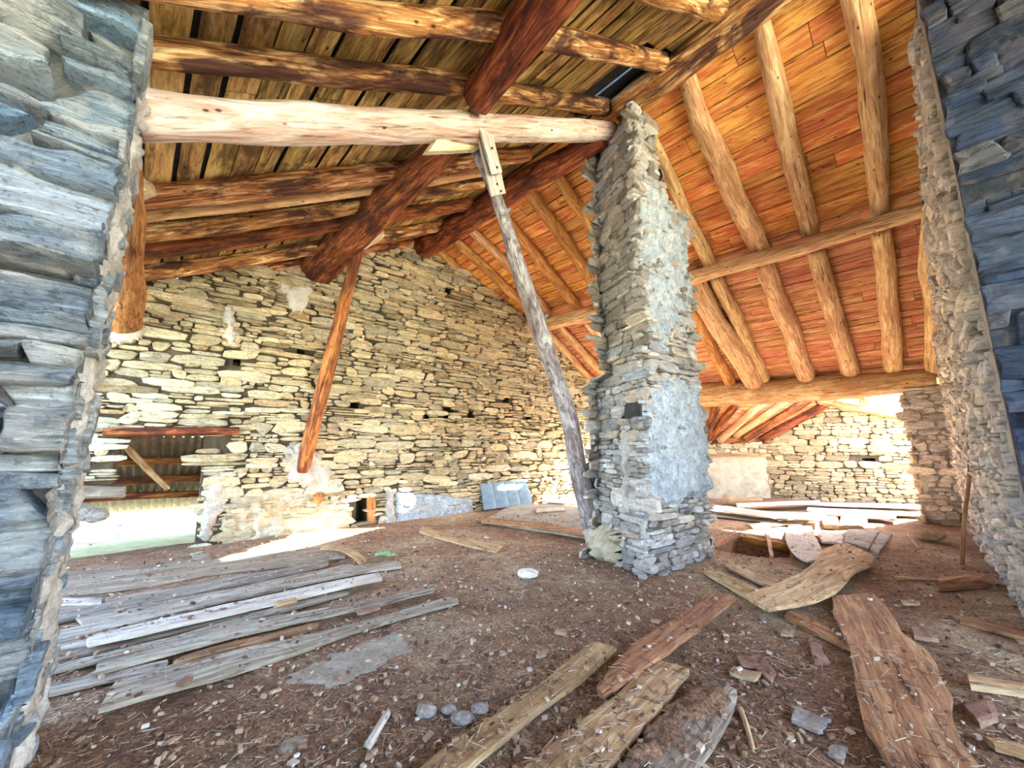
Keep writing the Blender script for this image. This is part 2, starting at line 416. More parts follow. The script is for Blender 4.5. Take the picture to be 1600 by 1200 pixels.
def inside(poly, x, y):
    r = False; j = len(poly) - 1
    for i in range(len(poly)):
        (xi, yi), (xj, yj) = poly[i], poly[j]
        if (yi > y) != (yj > y) and x < (xj - xi) * (y - yi) / (yj - yi) + xi: r = not r
        j = i
    return r
def prism(name, loops, y0, y1, mat, m4, parent=None, blind=()):
    """loops[0] outer outline, the rest through-holes (s,z); blind = recesses closed at the back"""
    allf = list(loops) + list(blind)
    vf = [[Vector((s, z, 0)) for s, z in lp] for lp in allf]
    tf = tessellate_polygon(vf)
    tb = tessellate_polygon([[Vector((s, z, 0)) for s, z in lp] for lp in loops])
    flat = [p for lp in allf for p in lp]; n = len(flat)
    flat_b = [p for lp in loops for p in lp]; nb = len(flat_b)
    verts = [(s, y0, z) for s, z in flat] + [(s, y1, z) for s, z in flat]
    faces = [tuple(t) for t in tf]
    faces += [tuple(i + n for i in t)[::-1] for t in tb]
    o0 = 0
    for li, lp in enumerate(allf):
        k = len(lp)
        for i in range(k):
            a, b = o0 + i, o0 + (i + 1) % k
            faces.append((a, b, b + n, a + n))
        if li >= len(loops): faces.append(tuple(o0 + n + i for i in range(k)))
        o0 += k
    o = mesh_obj(name, verts, faces, mat, m4, parent)
    fix_normals(o)
    return o
def ident(s, z, d): return (s, -d, z)
def stones(name, bounds, ok, mat, m4, parent=None, mapf=ident, ch=(0.07, 0.19), ln=(0.18, 0.65), dep=(0.02, 0.07), seed=1, gap=0.005, nper=12, rings=((1.0, -0.3), (1.0, 0.5), (0.965, 0.86), (0.87, 1.0), (0.45, 1.03)), jag=0.16, warp=0.05, strat=0.0, tilt=0.3, split=0.22, clamp=None, slant=0.5):
    """courses of rough slabs: angular outlines with jittered corners, each stone an island of the one facing mesh"""
    rg = random.Random(seed)
    s0, s1, z0, z1 = bounds
    verts = []; faces = []
    ns = max(2, nper // 4); nper = ns * 4
    def cell(a, b, c, d):
        ca, cz = (a + b) / 2, (c + d) / 2
        wx = warp * (nz(ca * 0.9 + seed, cz * 1.1) + 0.5 * nz(ca * 2.7 + seed, cz * 2.9))
        wz = warp * 1.3 * (nz(ca * 0.8 + seed, cz * 0.9, 5.5) + 0.5 * nz(ca * 2.5, cz * 2.0, 7.5 + seed))
        ca += wx; cz += wz
        if not ok(ca, cz): return
        hw, hh = max(0.012, (b - a) / 2 - gap), max(0.008, (d - c) / 2 - gap)
        dp = rg.uniform(*dep); tx, tz = rg.uniform(-tilt, tilt), rg.uniform(-tilt, tilt)
        sk = rg.uniform(0, 99)
        e0, e1 = rg.gauss(0, slant) * hh, rg.gauss(0, slant) * hh
        jy = [rg.uniform(-jag, jag * 0.6) * hh * 1.6 for _ in range(4)]
        cr = [(-hw + e0 * 0.5, -hh + jy[0]), (hw + e1 * 0.5, -hh + jy[1]), (hw - e1 * 0.5, hh - jy[2]), (-hw - e0 * 0.5, hh - jy[3])]
        per = []
        for q in range(4):
            (x0, y0), (x1, y1) = cr[q], cr[(q + 1) % 4]
            for k in range(ns):
                t = (k + 0.5) / ns; t = t * 0.92 + 0.04
                bow = 0.10 * hh * (1 - (2 * t - 1) ** 2)
                x_, y_ = x0 + (x1 - x0) * t, y0 + (y1 - y0) * t
                n_ = 1 + (bow / hh) * (1 if q in (0, 2) else 0.3)
                jx = jag * 0.35 * hh * nz(x_ * 11 + sk, y_ * 11)
                per.append((x_ + jx, y_ * n_ + jag * 0.35 * hh * nz(x_ * 11, y_ * 11 + sk)))
        base = len(verts)
        Rn = len(rings)
        m_ = min(hw, hh)
        for ri, (rr, dd) in enumerate(rings):
            for (x_, y_) in per:
                # inset by distance rather than by scale so thin slabs keep sharp ends
                ins = (1 - rr) * m_ * 1.6 if rr > 0.8 else None
                if ins is not None:
                    xx = x_ * max(0.05, 1 - ins / hw); yy = y_ * max(0.05, 1 - ins / hh)
                else: xx, yy = x_ * rr, y_ * rr
                D = dp * dd + (dp * (tx * xx / hw + tz * yy / hh) + dp * 0.3 * nz(xx * 9 + sk, yy * 14) if ri > 1 else 0)
                if strat and ri > 0: D += strat * nz(xx * 2.0 + sk, yy * 30, 3.1) + strat * 0.8 * nz(xx * 6 + sk, yy * 66, 8) + strat * nz(xx * 5, yy * 5, sk)
                X = ca + xx
                if clamp is not None: X = min(X, clamp + 0.025 * nz(cz * 9, sk) + 0.02 * nz(yy * 20, sk))
                verts.append(mapf(X, cz + yy, D))
        X = ca if clamp is None else min(ca, clamp)
        verts.append(mapf(X, cz, dp * 1.04))
        for r in range(Rn - 1):
            for k in range(nper):
                k2 = (k + 1) % nper
                faces.append((base + r * nper + k, base + r * nper + k2, base + (r + 1) * nper + k2, base + (r + 1) * nper + k))
        for k in range(nper):
            faces.append((base + (Rn - 1) * nper + k, base + (Rn - 1) * nper + (k + 1) % nper, len(verts) - 1))
    z = z0
    while z < z1:
        h = rg.uniform(*ch)
        s = s0 - rg.random() * ln[1]
        while s < s1:
            l = ln[0] + (ln[1] - ln[0]) * rg.random() ** 1.6
            l *= 0.6 + 0.8 * (h - ch[0]) / max(1e-6, ch[1] - ch[0])
            r_ = rg.random()
            if r_ < split and h > ch[0] * 1.3:
                q = rg.uniform(0.35, 0.65)
                cell(s, s + l, z, z + h * q)
                if rg.random() < 0.5: cell(s, s + l, z + h * q, z + h)
                else:
                    f_ = rg.uniform(0.35, 0.65); cell(s, s + l * f_, z + h * q, z + h); cell(s + l * f_, s + l, z + h * q, z + h)
            else: cell(s, s + l, z, z + h)
            s += l
        z += h
    o = mesh_obj(name, verts, faces, mat, m4, parent)
    fix_normals(o)
    return o
def patch(name, poly, thick, mat, m4, parent=None, mapf=ident, cell=0.035, base=0.0, label=None, rag=0.03, lump=0.5, seed=0):
    """lumpy plaster / dirt lying on a surface: outline poly in (s,z)"""
    xs = [p[0] for p in poly]; zs = [p[1] for p in poly]
    x0, x1, y0, y1 = min(xs), max(xs), min(zs), max(zs)
    nx, ny = max(3, int((x1 - x0) / cell)), max(3, int((y1 - y0) / cell))
    segs = list(zip(poly, poly[1:] + poly[:1]))
    def dist(x, y):
        best = 9
        for (ax, ay), (bx, by) in segs:
            dx, dy = bx - ax, by - ay
            t = max(0, min(1, ((x - ax) * dx + (y - ay) * dy) / (dx * dx + dy * dy + 1e-12)))
            best = min(best, sqrt((ax + t * dx - x) ** 2 + (ay + t * dy - y) ** 2))
        return best if inside(poly, x, y) else -best
    idx = {}; verts = []; faces = []
    H = {}
    for i in range(-1, nx + 2):
        for j in range(-1, ny + 2):
            x = x0 + (x1 - x0) * i / nx; y = y0 + (y1 - y0) * j / ny
            d = dist(x, y) + rag * (nz(x * 5 + seed, y * 5) + nz(x * 14 + seed, y * 14))
            h = min(1, d / (0.05 + rag)) 
            H[i, j] = (x, y, d, base + thick * (max(-0.6, h) * (1 - lump * 0.5) + lump * (nz(x * 6 + seed, y * 6, 2) + 0.7 * nz(x * 17, y * 17, seed))))
    for i in range(-1, nx + 1):
        for j in range(-1, ny + 1):
            q = [(i, j), (i + 1, j), (i + 1, j + 1), (i, j + 1)]
            if sum(H[k][2] > 0 for k in q) >= 2:
                f = []
                for k in q:
                    if k not in idx:
                        x, y, d, h = H[k]
                        idx[k] = len(verts); verts.append(mapf(x, y, h if d > 0 else -0.02 + base * 0))
                    f.append(idx[k])
                faces.append(tuple(f))
    if not faces: return None
    o = mesh_obj(name, verts, faces, mat, m4, parent, smooth=True)
    fix_normals(o)
    if label: o['label'] = label
    return o
def rock(name, px, py, w, d, h, mat, label, cat='stone', group=None, z=0.0, rot=0.0, seed=0, flat=False):
    p = floor_at(px, py, z)
    sd = seed * 5.1 + px * 0.37
    bm = bmesh.new(); bmesh.ops.create_icosphere(bm, subdivisions=3, radius=1.0)
    for v in bm.verts:
        c = v.co.copy()
        k = 1 + 0.25 * nz(c.x * 1.3 + sd, c.y * 1.3, c.z * 1.3) + 0.12 * nz(c.x * 3 + sd, c.y * 3, c.z * 3)
        c *= k
        if flat: c.z = max(-0.6, min(0.6, c.z * 1.6))
        v.co = Vector((c.x * w / 2, c.y * d / 2, c.z * h / 2))
    zmin = min(v.co.z for v in bm.verts)
    me = bpy.data.meshes.new(name); bm.to_mesh(me); bm.free()
    me.materials.append(M[mat])
    o = bpy.data.objects.new(name, me); COL.objects.link(o)
    o.location = (p.x, p.y, z - zmin - 0.004); o.rotation_euler = (0, 0, rot)
    return tag(o, label, cat, group)

# ------------------------------------------------------------------ structure: ground, floor
def ground():
    v = []; f = []; n = 40
    for i in range(n + 1):
        for j in range(n + 1):
            x, y = -120 + 240 * i / n, -120 + 240 * j / n
            r = sqrt((x - 3) ** 2 + (y - 5) ** 2)
            v.append((x, y, -0.4 + max(0, r - 25) * 0.03 * nz(x * .02, y * .02)))
    for i in range(n):
        for j in range(n):
            a = i * (n + 1) + j; f.append((a, a + n + 1, a + n + 2, a + 1))
    struct(mesh_obj('ground', v, f, 'grass'))
ground()
PIT = [(1117, 859), (1152, 838), (1232, 848), (1240, 871), (1180, 871)]
pit = [tuple(floor_at(x, y)[:2]) for x, y in PIT]
def floor_z(x, y):
    return 0.018 * nz(x * 0.9, y * 0.9) + 0.012 * nz(x * 3.1, y * 3.1) + 0.006 * nz(x * 9, y * 9)
def make_floor():
    v = []; f = []; c = 0.09
    u0, u1, w0, w1 = -3.2, 17.0, -6.5, 8.9
    nu, nw = int((u1 - u0) / c), int((w1 - w0) / c)
    keep = {}
    for i in range(nu + 1):
        for j in range(nw + 1):
            p = uw(u0 + (u1 - u0) * i / nu, w0 + (w1 - w0) * j / nw)
            e = i in (0, nu) or j in (0, nw)
            v.append((p.x, p.y, -0.45 if e else floor_z(p.x, p.y)))
    for i in range(nu):
        for j in range(nw):
            a = i * (nw + 1) + j; q = (a, a + nw + 1, a + nw + 2, a + 1)
            cx = sum(v[k][0] for k in q) / 4; cy_ = sum(v[k][1] for k in q) / 4
            g = (Vector((cx, cy_, 0)) - G_O).dot(G_N)
            if inside(pit, cx, cy_) or g < -0.5: continue
            f.append(q)
    o = mesh_obj('floor', v, f, 'floor', smooth=True)
    struct(o)
    # pit below the hole in the floor
    vb = [(x, y, 0.0) for x, y in pit] + [(x, y, -0.39) for x, y in pit]
    n = len(pit)
    mesh_obj('pit_lining', vb, [tuple(range(n, 2 * n))] + [(i, (i + 1) % n, n + (i + 1) % n, n + i) for i in range(n)], 'plank_brown', Matrix(), o)
make_floor()

# ------------------------------------------------------------------ back gable wall
def roof_poly_gable(off):
    def top(s):
        p = G_O + G_A * s; return z_roof(U_(p)) + off
    # s where the wall crosses the ridge / the kink
    def s_at(u):
        return (u - U_(G_O)) / (UX * G_A.x + UY * G_A.y)
    sl, sr = s_at(-2.6), s_at(EU + 0.1)
    return [(sl, -0.42), (sr, -0.42), (sr, top(sr)), (s_at(KU), top(s_at(KU))), (s_at(RU), top(s_at(RU))), (sl, top(sl))]
gp = roof_poly_gable(0.06)
door = [gs(183, 681), gs(321, 681), gs(307, 848), gs(110, 872), gs(60, 872), gs(60, 757), gs(172, 757)]
door = [(s, (-0.44 if i in (3, 4) else (-0.1 if i == 2 else z))) for i, (s, z) in enumerate(door)]
dsill = min(gs(307, 848)[1], 0)
door[2] = (door[2][0], -0.44)
# door is cut into the outline from below
outline = [gp[0], (door[4][0], -0.42), door[5], door[6], door[0], door[1], (door[2][0], -0.42)] + gp[1:]
GM = frame(G_O, G_A)
def px_rect(px, py, w, h):
    a = gs(px - w / 2, py + h / 2); b = gs(px + w / 2, py - h / 2)
    return [(a[0], a[1]), (b[0], a[1]), (b[0], b[1]), (a[0], b[1])]
putlogs = [px_rect(548, 634, 26, 11), px_rect(669, 650, 12, 9), px_rect(701, 643, 19, 22), px_rect(736, 648, 11, 9), px_rect(826, 655, 9, 8), px_rect(700, 455, 10, 10), px_rect(470, 552, 14, 9), px_rect(240, 596, 26, 8), px_rect(370, 565, 14, 12), px_rect(588, 575, 10, 7), px_rect(790, 625, 10, 8)]
niche = [gs(556, 816), gs(574, 816), gs(574, 775), gs(556, 775)]
wall_back = prism('wall_back', [outline], 0.0, 0.55, 'mortar', GM, blind=putlogs + [niche])
struct(wall_back)
holes_all = putlogs + [niche]
def ok_gable(s, z):
    if not inside(outline, s, z) or z < -0.1: return False
    return not any(inside(h, s, z) for h in holes_all)
stones('stone_facing', (gp[0][0], gp[1][0], -0.05, 7.0), ok_gable, 'gable', GM, wall_back, seed=3, ch=(0.06, 0.20), ln=(0.16, 0.75), dep=(0.03, 0.10), split=0.5, gap=0.008, slant=0.95, jag=0.30, warp=0.09)
def gpoly(pp): return [gs(x, y) for x, y in pp]
for k, pp in enumerate([
    [(165, 524), (185, 505), (205, 488), (228, 500), (222, 525), (190, 540), (168, 537)],
    [(345, 476), (366, 480), (362, 505), (374, 522), (360, 545), (350, 525), (352, 500)],
    [(440, 447), (490, 447), (487, 468), (470, 488), (450, 483)],
    [(445, 700), (480, 690), (520, 735), (505, 765), (465, 760), (442, 735)],
    [(330, 740), (352, 728), (350, 790), (330, 840), (310, 845), (318, 790)],
    [(350, 800), (400, 770), (450, 762), (545, 785), (550, 822), (430, 850), (340, 857)],
    [(150, 665), (182, 660), (185, 676), (160, 680)]]):
    patch('plaster_patch', gpoly(pp), 0.06, ('plaster_white' if k < 3 else 'plaster') if k != 5 else 'plaster_warm', GM, wall_back, base=(0.09 if k < 3 else 0.06) if k != 5 else 0.025, seed=k * 3.3, rag=0.07, lump=0.5 if k != 5 else 1.0)
patch('plaster_band', gpoly([(616, 768), (680, 772), (738, 778), (738, 803), (616, 824)]), 0.05, 'plaster_blue', GM, wall_back, base=0.06, seed=5, rag=0.02, lump=0.3)
patch('plaster_strip', gpoly([(603, 767), (613, 767), (618, 826), (599, 828)]), 0.06, 'plaster', GM, wall_back, base=0.07, seed=9, rag=0.02, lump=0.3)

# ------------------------------------------------------------------ left pier (close to the camera)
PIER_W, PIER_E = 3.0, -0.25
PMx = frame(uw(PIER_E, PIER_W), uw(1, 0))               # local x<0 to the left of the corner
def z_pier(s): return z_left(PIER_E + s) - 0.12
pier_out = [(-2.4, -0.42), (0, -0.42), (0, z_pier(0)), (-2.4, z_pier(-2.4))]
wall_left = struct(prism('wall_left', [pier_out], 0.02, 0.75, 'mortar_blue', PMx))
big_r = ((1.0, -0.3), (1.0, 0.15), (0.985, 0.5), (0.95, 0.75), (0.90, 0.9), (0.78, 0.98), (0.6, 1.02), (0.4, 1.04), (0.2, 1.04))
stones('stone_facing', (-1.6, 0.05, -0.05, 4.2), lambda s, z: s < 0.3 and z < z_pier(min(s, 0)) + 0.12, 'slate_blue', PMx, wall_left, ch=(0.06, 0.25), ln=(0.30, 0.95), dep=(0.03, 0.22), seed=24, nper=64, rings=big_r, strat=0.02, jag=0.5, gap=0.006, warp=0.10, tilt=0.5, split=0.5, clamp=0.0, slant=1.2)
struct(prism('wall_west_added', [[(0, -0.42), (8.9, -0.42), (8.9, 3.2), (0, 3.2)]], 0.0, 0.5, 'mortar_blue', frame(uw(-1.75, -6.0), uw(0, 1))))  # added unseen wall, keeps side light off the pillar's left face
def end_map(s, z, d): return (d - 0.0, s, z)            # end face of the pier, normal +x
stones('end_stones', (0.0, 0.75, -0.05, 4.0), lambda s, z: z < z_pier(0) + 0.05 and -0.02 < s < 0.8, 'slate_blue', PMx, wall_left, mapf=end_map, ch=(0.06, 0.2), ln=(0.12, 0.35), dep=(0.0, 0.05), seed=5, nper=20, slant=1.0, jag=0.4)
patch('mortar_skin', [(0.02, 0.0), (0.66, 0.0), (0.66, z_pier(0)), (0.02, z_pier(0))], 0.05, 'mortar_pale', PMx, wall_left, mapf=end_map, cell=0.022, base=0.0, seed=3, rag=0.02, lump=1.0)

# ------------------------------------------------------------------ stone pillar under the ridge
def lerp_tab(tab, y):
    if y <= tab[0][0]: return tab[0][1]
    for (a, b), (c, d) in zip(tab, tab[1:]):
        if y <= c: return b + (d - b) * (y - a) / (c - a)
    return tab[-1][1]
T_F = [(155, 985), (280, 988), (420, 991), (500, 1000), (700, 1005), (905, 1006)]
T_R = [(190, 1020), (260, 1030), (320, 1046), (345, 1072), (460, 1083), (560, 1096), (640, 1101), (720, 1107), (790, 1113), (870, 1114)]
T_L = [(230, 929), (300, 932), (450, 936), (520, 942), (585, 950), (596, 950), (598, 914), (760, 918), (800, 915), (880, 922)]
D_R = Vector((1.35, 0.99, 0)).normalized(); D_L = Vector((-0.32, 0.945, 0)).normalized()
PF = {}
def pil_corner(z):
    k = round(z, 3)
    if k in PF: return PF[k]
    y = 5.09 - 0.04 * max(0, z)
    x = 1.6
    for _ in range(12):
        px, py = proj(Vector((x, y, z)))
        tx = lerp_tab(T_F, py); x += (tx - px) * depth(Vector((x, y, z))) / F_PX
    Fp = Vector((x, y, z))
    def solve(D, tab, sgn):
        lo, hi = 0.02, 2.6
        for _ in range(24):
            mdl = (lo + hi) / 2
            px, py = proj(Fp + D * mdl)
            if (px - lerp_tab(tab, py)) * sgn > 0: hi = mdl
            else: lo = mdl
        return (lo + hi) / 2
    wr = solve(D_R, T_R, 1); wl = solve(D_L, T_L, -1)
    PF[k] = (Fp, wr, wl); return PF[k]
PIL_TOP = 6.55
zs = [0.0 - 0.1] + [0.25 * k for k in range(1, 26)] + [PIL_TOP]
INS = 0.05
def make_pillar():
    v = []; f = []
    for z in zs:
        Fp, wr, wl = pil_corner(max(0, z)); Fp = Vector((Fp.x, Fp.y, z))
        if z == PIL_TOP: wr *= 0.75
        a = Fp + D_R * INS + D_L * INS; b = Fp + D_R * (wr - INS) + D_L * INS
        c = Fp + D_R * (wr - INS) + D_L * (max(0.7, min(wl, 1.1)) - INS); d = Fp + D_R * INS + D_L * (wl - INS)
        v += [a, b, c, d]
    n = len(zs)
    for i in range(n - 1):
        for k in range(4):
            k2 = (k + 1) % 4
            f.append((i * 4 + k, i * 4 + k2, i * 4 + 4 + k2, i * 4 + 4 + k))
    f += [(3, 2, 1, 0), tuple((n - 1) * 4 + k for k in range(4))]
    o = mesh_obj('stone_pier', v, f, 'mortar_pale')
    fix_normals(o)
    tag(o, 'tall tapering rubble stone pillar under the ridge with rough blue-white plaster', 'pillar')
    N_R = Vector((D_R.y, -D_R.x, 0)); N_L = Vector((-D_L.y, D_L.x, 0))
    if N_L.dot(Vector((-1, -1, 0))) < 0: N_L = -N_L
    def mapR(s, z, d):
        Fp, wr, wl = pil_corner(max(0, min(PIL_TOP, z))); q = Fp + D_R * s + N_R * (d - 0.03); return (q.x, q.y, z)
    def mapL(s, z, d):
        Fp, wr, wl = pil_corner(max(0, min(PIL_TOP, z))); q = Fp + D_L * s + N_L * (d - 0.03); return (q.x, q.y, z)
    def mapB(s, z, d):                                   # far side
        Fp, wr, wl = pil_corner(max(0, min(PIL_TOP, z))); q = Fp + D_R * s + D_L * (max(0.7, min(wl, 1.1)) - 0.02) - N_R * (d - 0.03); return (q.x, q.y, z)
    def mapE(s, z, d):                                   # +u end
        Fp, wr, wl = pil_corner(max(0, min(PIL_TOP, z))); q = Fp + D_R * (wr - 0.03) + D_L * s - N_L * (d - 0.03); return (q.x, q.y, z)
    def okR(s, z): return 0 < s < pil_corner(max(0, min(PIL_TOP, z)))[1] - 0.03 and z < PIL_TOP - 0.03
    cav = [(0.06, 1.98), (0.46, 1.98), (0.46, 2.30), (0.06, 2.30)]
    def okL(s, z): return 0 < s < pil_corner(max(0, min(PIL_TOP, z)))[2] - 0.03 and z < PIL_TOP - 0.1 and not inside(cav, s, z)
    def okE(s, z): return 0.1 < s < max(0.7, min(1.1, pil_corner(max(0, min(PIL_TOP, z)))[2])) and z < PIL_TOP - 0.2
    stones('stone_facing', (0, 1.9, 0.0, PIL_TOP), okR, 'pillar', Matrix(), o, mapf=mapR, ch=(0.06, 0.17), ln=(0.14, 0.5), dep=(0.03, 0.10), seed=31, nper=14, split=0.3)
    stones('stone_facing', (0, 1.7, 0.0, PIL_TOP), okL, 'pillar', Matrix(), o, mapf=mapL, ch=(0.07, 0.2), ln=(0.2, 0.6), dep=(0.02, 0.07), seed=32, nper=14, split=0.3)
    stones('stone_facing', (0, 1.9, 0.0, PIL_TOP), lambda s, z: okR(s + 0.2, z), 'pillar', Matrix(), o, mapf=mapB, seed=33)
    stones('stone_facing', (0, 1.1, 0.0, PIL_TOP), okE, 'pillar', Matrix(), o, mapf=mapE, seed=34, dep=(0.02, 0.05), ln=(0.15, 0.35))
    def W(z): return pil_corner(z)[1]
    patch('plaster_coat', [(0.02, 0.95), (0.5, 0.85), (1.0, 0.9), (W(1.2) - 0.05, 1.0), (W(2) - 0.08, 1.9), (W(2.6) - 0.3, 2.5), (0.5, 2.6), (0.1, 2.2), (0.04, 1.6)], 0.05, 'plaster_blue', Matrix(), o, mapf=mapR, base=0.085, seed=2, rag=0.10, lump=0.8)
    patch('plaster_coat', [(0.1, 3.2), (0.5, 2.9), (0.9, 3.3), (W(4) - 0.1, 4.0), (W(4.6) - 0.1, 4.6), (W(5.2) - 0.08, 5.2), (0.2, 5.6), (0.08, 5.1), (0.05, 4.6), (0.15, 4.0)], 0.06, 'plaster_blue', Matrix(), o, mapf=mapR, base=0.055, seed=4, rag=0.12, lump=0.9)
    patch('plaster_coat', [(0.02, 5.75), (0.18, 5.6), (0.26, 6.1), (0.2, 6.5), (0.0, 6.5)], 0.06, 'mortar_pale', Matrix(), o, mapf=mapR, base=0.055, seed=6, rag=0.08, lump=0.8)
    patch('mortar_smear', [(0.3, 4.3), (0.45, 4.2), (0.5, 4.7), (0.38, 4.75)], 0.05, 'plaster', Matrix(), o, mapf=mapL, base=0.06, seed=7, rag=0.08, lump=0.8)
    patch('plaster_jamb', [(0.22, 0.75), (0.36, 0.75), (0.42, 1.85), (0.3, 1.85)], 0.12, 'mortar_pale', Matrix(), o, mapf=mapL, base=0.06, seed=8, rag=0.03, lump=0.4)
    patch('mortar_foot', [(0.45, 0.0), (1.15, 0.0), (1.2, 0.45), (0.8, 0.5), (0.5, 0.4)], 0.22, 'plaster_warm', Matrix(), o, mapf=mapL, base=0.08, seed=10, rag=0.1, lump=0.7)
    # shallow cavity lining, deep shade put into its near-black colour
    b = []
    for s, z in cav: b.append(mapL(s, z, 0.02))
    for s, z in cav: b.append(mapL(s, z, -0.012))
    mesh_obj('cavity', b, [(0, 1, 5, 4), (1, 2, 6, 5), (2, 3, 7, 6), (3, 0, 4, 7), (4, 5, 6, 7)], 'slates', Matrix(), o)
    q0, q1 = Vector(mapL(0.02, 2.36, 0.10)), Vector(mapL(1.0, 2.36, 0.10))
    return o
pillar = make_pillar()

# ------------------------------------------------------------------ right wall, jamb, far pier
RM = frame(uw(13.0, -0.6), uw(-1, 0))                   # x runs towards smaller u, inside face looks to +w
def zr(s): return z_right(13.0 - s) + 0.02
sk = 13.0 - KU
r_out = [(0.0, -0.42), (7.5, -0.42), (7.5, zr(7.5)), (sk, zr(sk)), (0.4, zr(0.4)), (0.4, 2.9), (0, 2.9)]
wall_right = struct(prism('wall_right', [r_out], 0.0, 0.6, 'mortar_pale', RM))
stones('stone_facing', (0.0, 7.5, 0, 6.6), lambda s, z: inside(r_out, s, z) and z > 0 and s < 7.3, 'right', RM, wall_right, seed=41, ch=(0.06, 0.18), ln=(0.12, 0.45), dep=(0.02, 0.09), jag=0.3, nper=12, slant=0.8)
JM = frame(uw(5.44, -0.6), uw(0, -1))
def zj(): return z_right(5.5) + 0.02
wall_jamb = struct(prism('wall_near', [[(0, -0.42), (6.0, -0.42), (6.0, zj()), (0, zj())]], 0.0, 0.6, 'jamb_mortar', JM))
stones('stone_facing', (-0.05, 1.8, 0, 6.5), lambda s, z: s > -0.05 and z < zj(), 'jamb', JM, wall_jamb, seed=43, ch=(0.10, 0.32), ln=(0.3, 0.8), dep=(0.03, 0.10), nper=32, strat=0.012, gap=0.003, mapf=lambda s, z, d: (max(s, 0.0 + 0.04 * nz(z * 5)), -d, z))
FM = frame(uw(12.45, 0.02), uw(0, -1))
far_pier = struct(prism('trim_1', [[(0, -0.42), (0.62, -0.42), (0.62, 2.98), (0, 2.98)]], 0.0, 0.6, 'mortar_pale', FM))
stones('stone_facing', (0, 0.62, 0, 2.98), lambda s, z: -0.02 < s < 0.6 and z < 2.95, 'right', FM, far_pier, seed=45, ln=(0.15, 0.4))
stones('end_stones', (0, 0.6, 0, 2.98), lambda s, z: -0.02 < s < 0.6 and z < 2.95, 'annex', FM, far_pier, mapf=lambda s, z, d: (-d, s, z), seed=46, ln=(0.15, 0.4))

# ------------------------------------------------------------------ annex beyond the right eave
A1, A2, A3 = uw(13.7, 4.6), uw(15.1, 3.4), uw(16.15, -0.5)
A0 = A1 + (A1 - A2) * 0.6
AP = Vector((*uw(15.6, 1.69)[:2], 3.02))
def plane3(a, b, c): return Plane(a, (b - a).cross(c - a))
P_ANL = plane3(Vector((*A1[:2], 1.78)), Vector((*A2[:2], 1.78)), AP)
P_END = Plane(A2, Vector((-(A3 - A2).y, (A3 - A2).x, 0)))
E_A = (A3 - A2).normalized(); EM = frame(A2, E_A)
def es(px, py):
    p = P_END.at(px, py); return ((p - A2).dot(E_A), p.z)
e_out = [(-0.35, -0.42), ((A3 - A2).length, -0.42), ((A3 - A2).length, es(1452, 664)[1]), es(1430, 656), es(1300, 631), (-0.2, 1.72), (-0.35, 1.6)]
ehole = [es(1347, 725), es(1368, 725), es(1368, 716), es(1347, 716)]
wall_annex = struct(prism('wall_far', [e_out], 0.0, 0.5, 'mortar', EM, blind=[ehole]))
stones('stone_facing', (-0.2, (A3 - A2).length, 0, 3.1), lambda s, z: inside(e_out, s, z) and z > -0.02 and not inside(ehole, s, z), 'annex', EM, wall_annex, seed=51, ch=(0.08, 0.22), ln=(0.2, 0.6), dep=(0.03, 0.08))
D_A = (A2 - A0).normalized(); DM = frame(A0, D_A); DL = (A2 - A0).length
wall_side = struct(prism('wall_side', [[(0, -0.42), (DL, -0.42), (DL, 1.72), (0, 1.72)]], 0.0, 0.4, 'plaster_warm', DM))
stones('stone_cap', (0, DL, 1.42, 1.75), lambda s, z: z < 1.74, 'annex', DM, wall_side, seed=53, ch=(0.1, 0.18), ln=(0.15, 0.4))
lv = [(0, -0.10, 1.33), (DL, -0.10, 1.33), (DL, -0.10, 1.42), (0, -0.10, 1.42), (0, 0.0, 1.33), (DL, 0.0, 1.33), (DL, 0, 1.42), (0, 0, 1.42)]
mesh_obj('timber_lintel', lv, [(0, 1, 2, 3), (4, 7, 6, 5), (0, 4, 5, 1), (3, 2, 6, 7), (0, 3, 7, 4), (1, 5, 6, 2)], 'plank_brown', DM, wall_side)
# added unseen wall behind the pillar, gable end to annex, kept low for sunlight
H0 = G_O + G_A * gp[1][0]; H0.z = 0
HD = (A0 - H0)
hl = HD.length
hw_ = struct(prism('wall_rear_added', [[(0, -0.42), (hl, -0.42), (hl, 0.55), (0, 0.55)]], 0.0, 0.4, 'mortar', frame(H0, HD)))
stones('stone_facing', (0, hl, 0, 0.55), lambda s, z: 0 < s < hl and z < 0.5, 'gable', frame(H0, HD), hw_, seed=57)

# ------------------------------------------------------------------ roof: boards + covering, with a sky gap at left and unseen sun gaps added at right
def sun_poly(pts, pl, off):
    out = []
    for p in pts:
        q = Plane(pl.p + Vector((0, 0, off)), pl.n).hit(p, SUN); out.append((U_(q), W_(q)))
    return out
def fl(*pp): return [floor_at(x, y) for x, y in pp]
def ga(*pp): return [P_GAB.at(x, y) for x, y in pp]
holes_left = [[(4.33, 1.85), (4.39, 1.85), (4.41, 2.85), (4.36, 2.85)]]
bare_left = [[(4.12, 1.75), (4.72, 1.75), (4.72, 3.0), (4.12, 3.0)]]
patch_pts = fl((333, 888), (440, 868), (612, 823)) + ga((555, 772),) + fl((470, 836), (352, 874))
print('patch u', [round(U_(p), 2) for p in patch_pts])
sun_holes = [sun_poly(patch_pts, P_RLO, 0.1),  # added holes behind the pillar, traced back from the sun patches they throw
               sun_poly(ga((752, 760), (826, 757), (829, 769), (755, 773)), P_RLO, 0.1),
               sun_poly(ga((754, 781), (831, 778), (832, 785), (756, 791)), P_RLO, 0.1),
               sun_poly(ga((749, 727), (792, 748), (752, 750)), P_RLO, 0.1),
               sun_poly(ga((601, 767), (612, 767), (614, 824), (602, 824)), P_RLO, 0.1)]
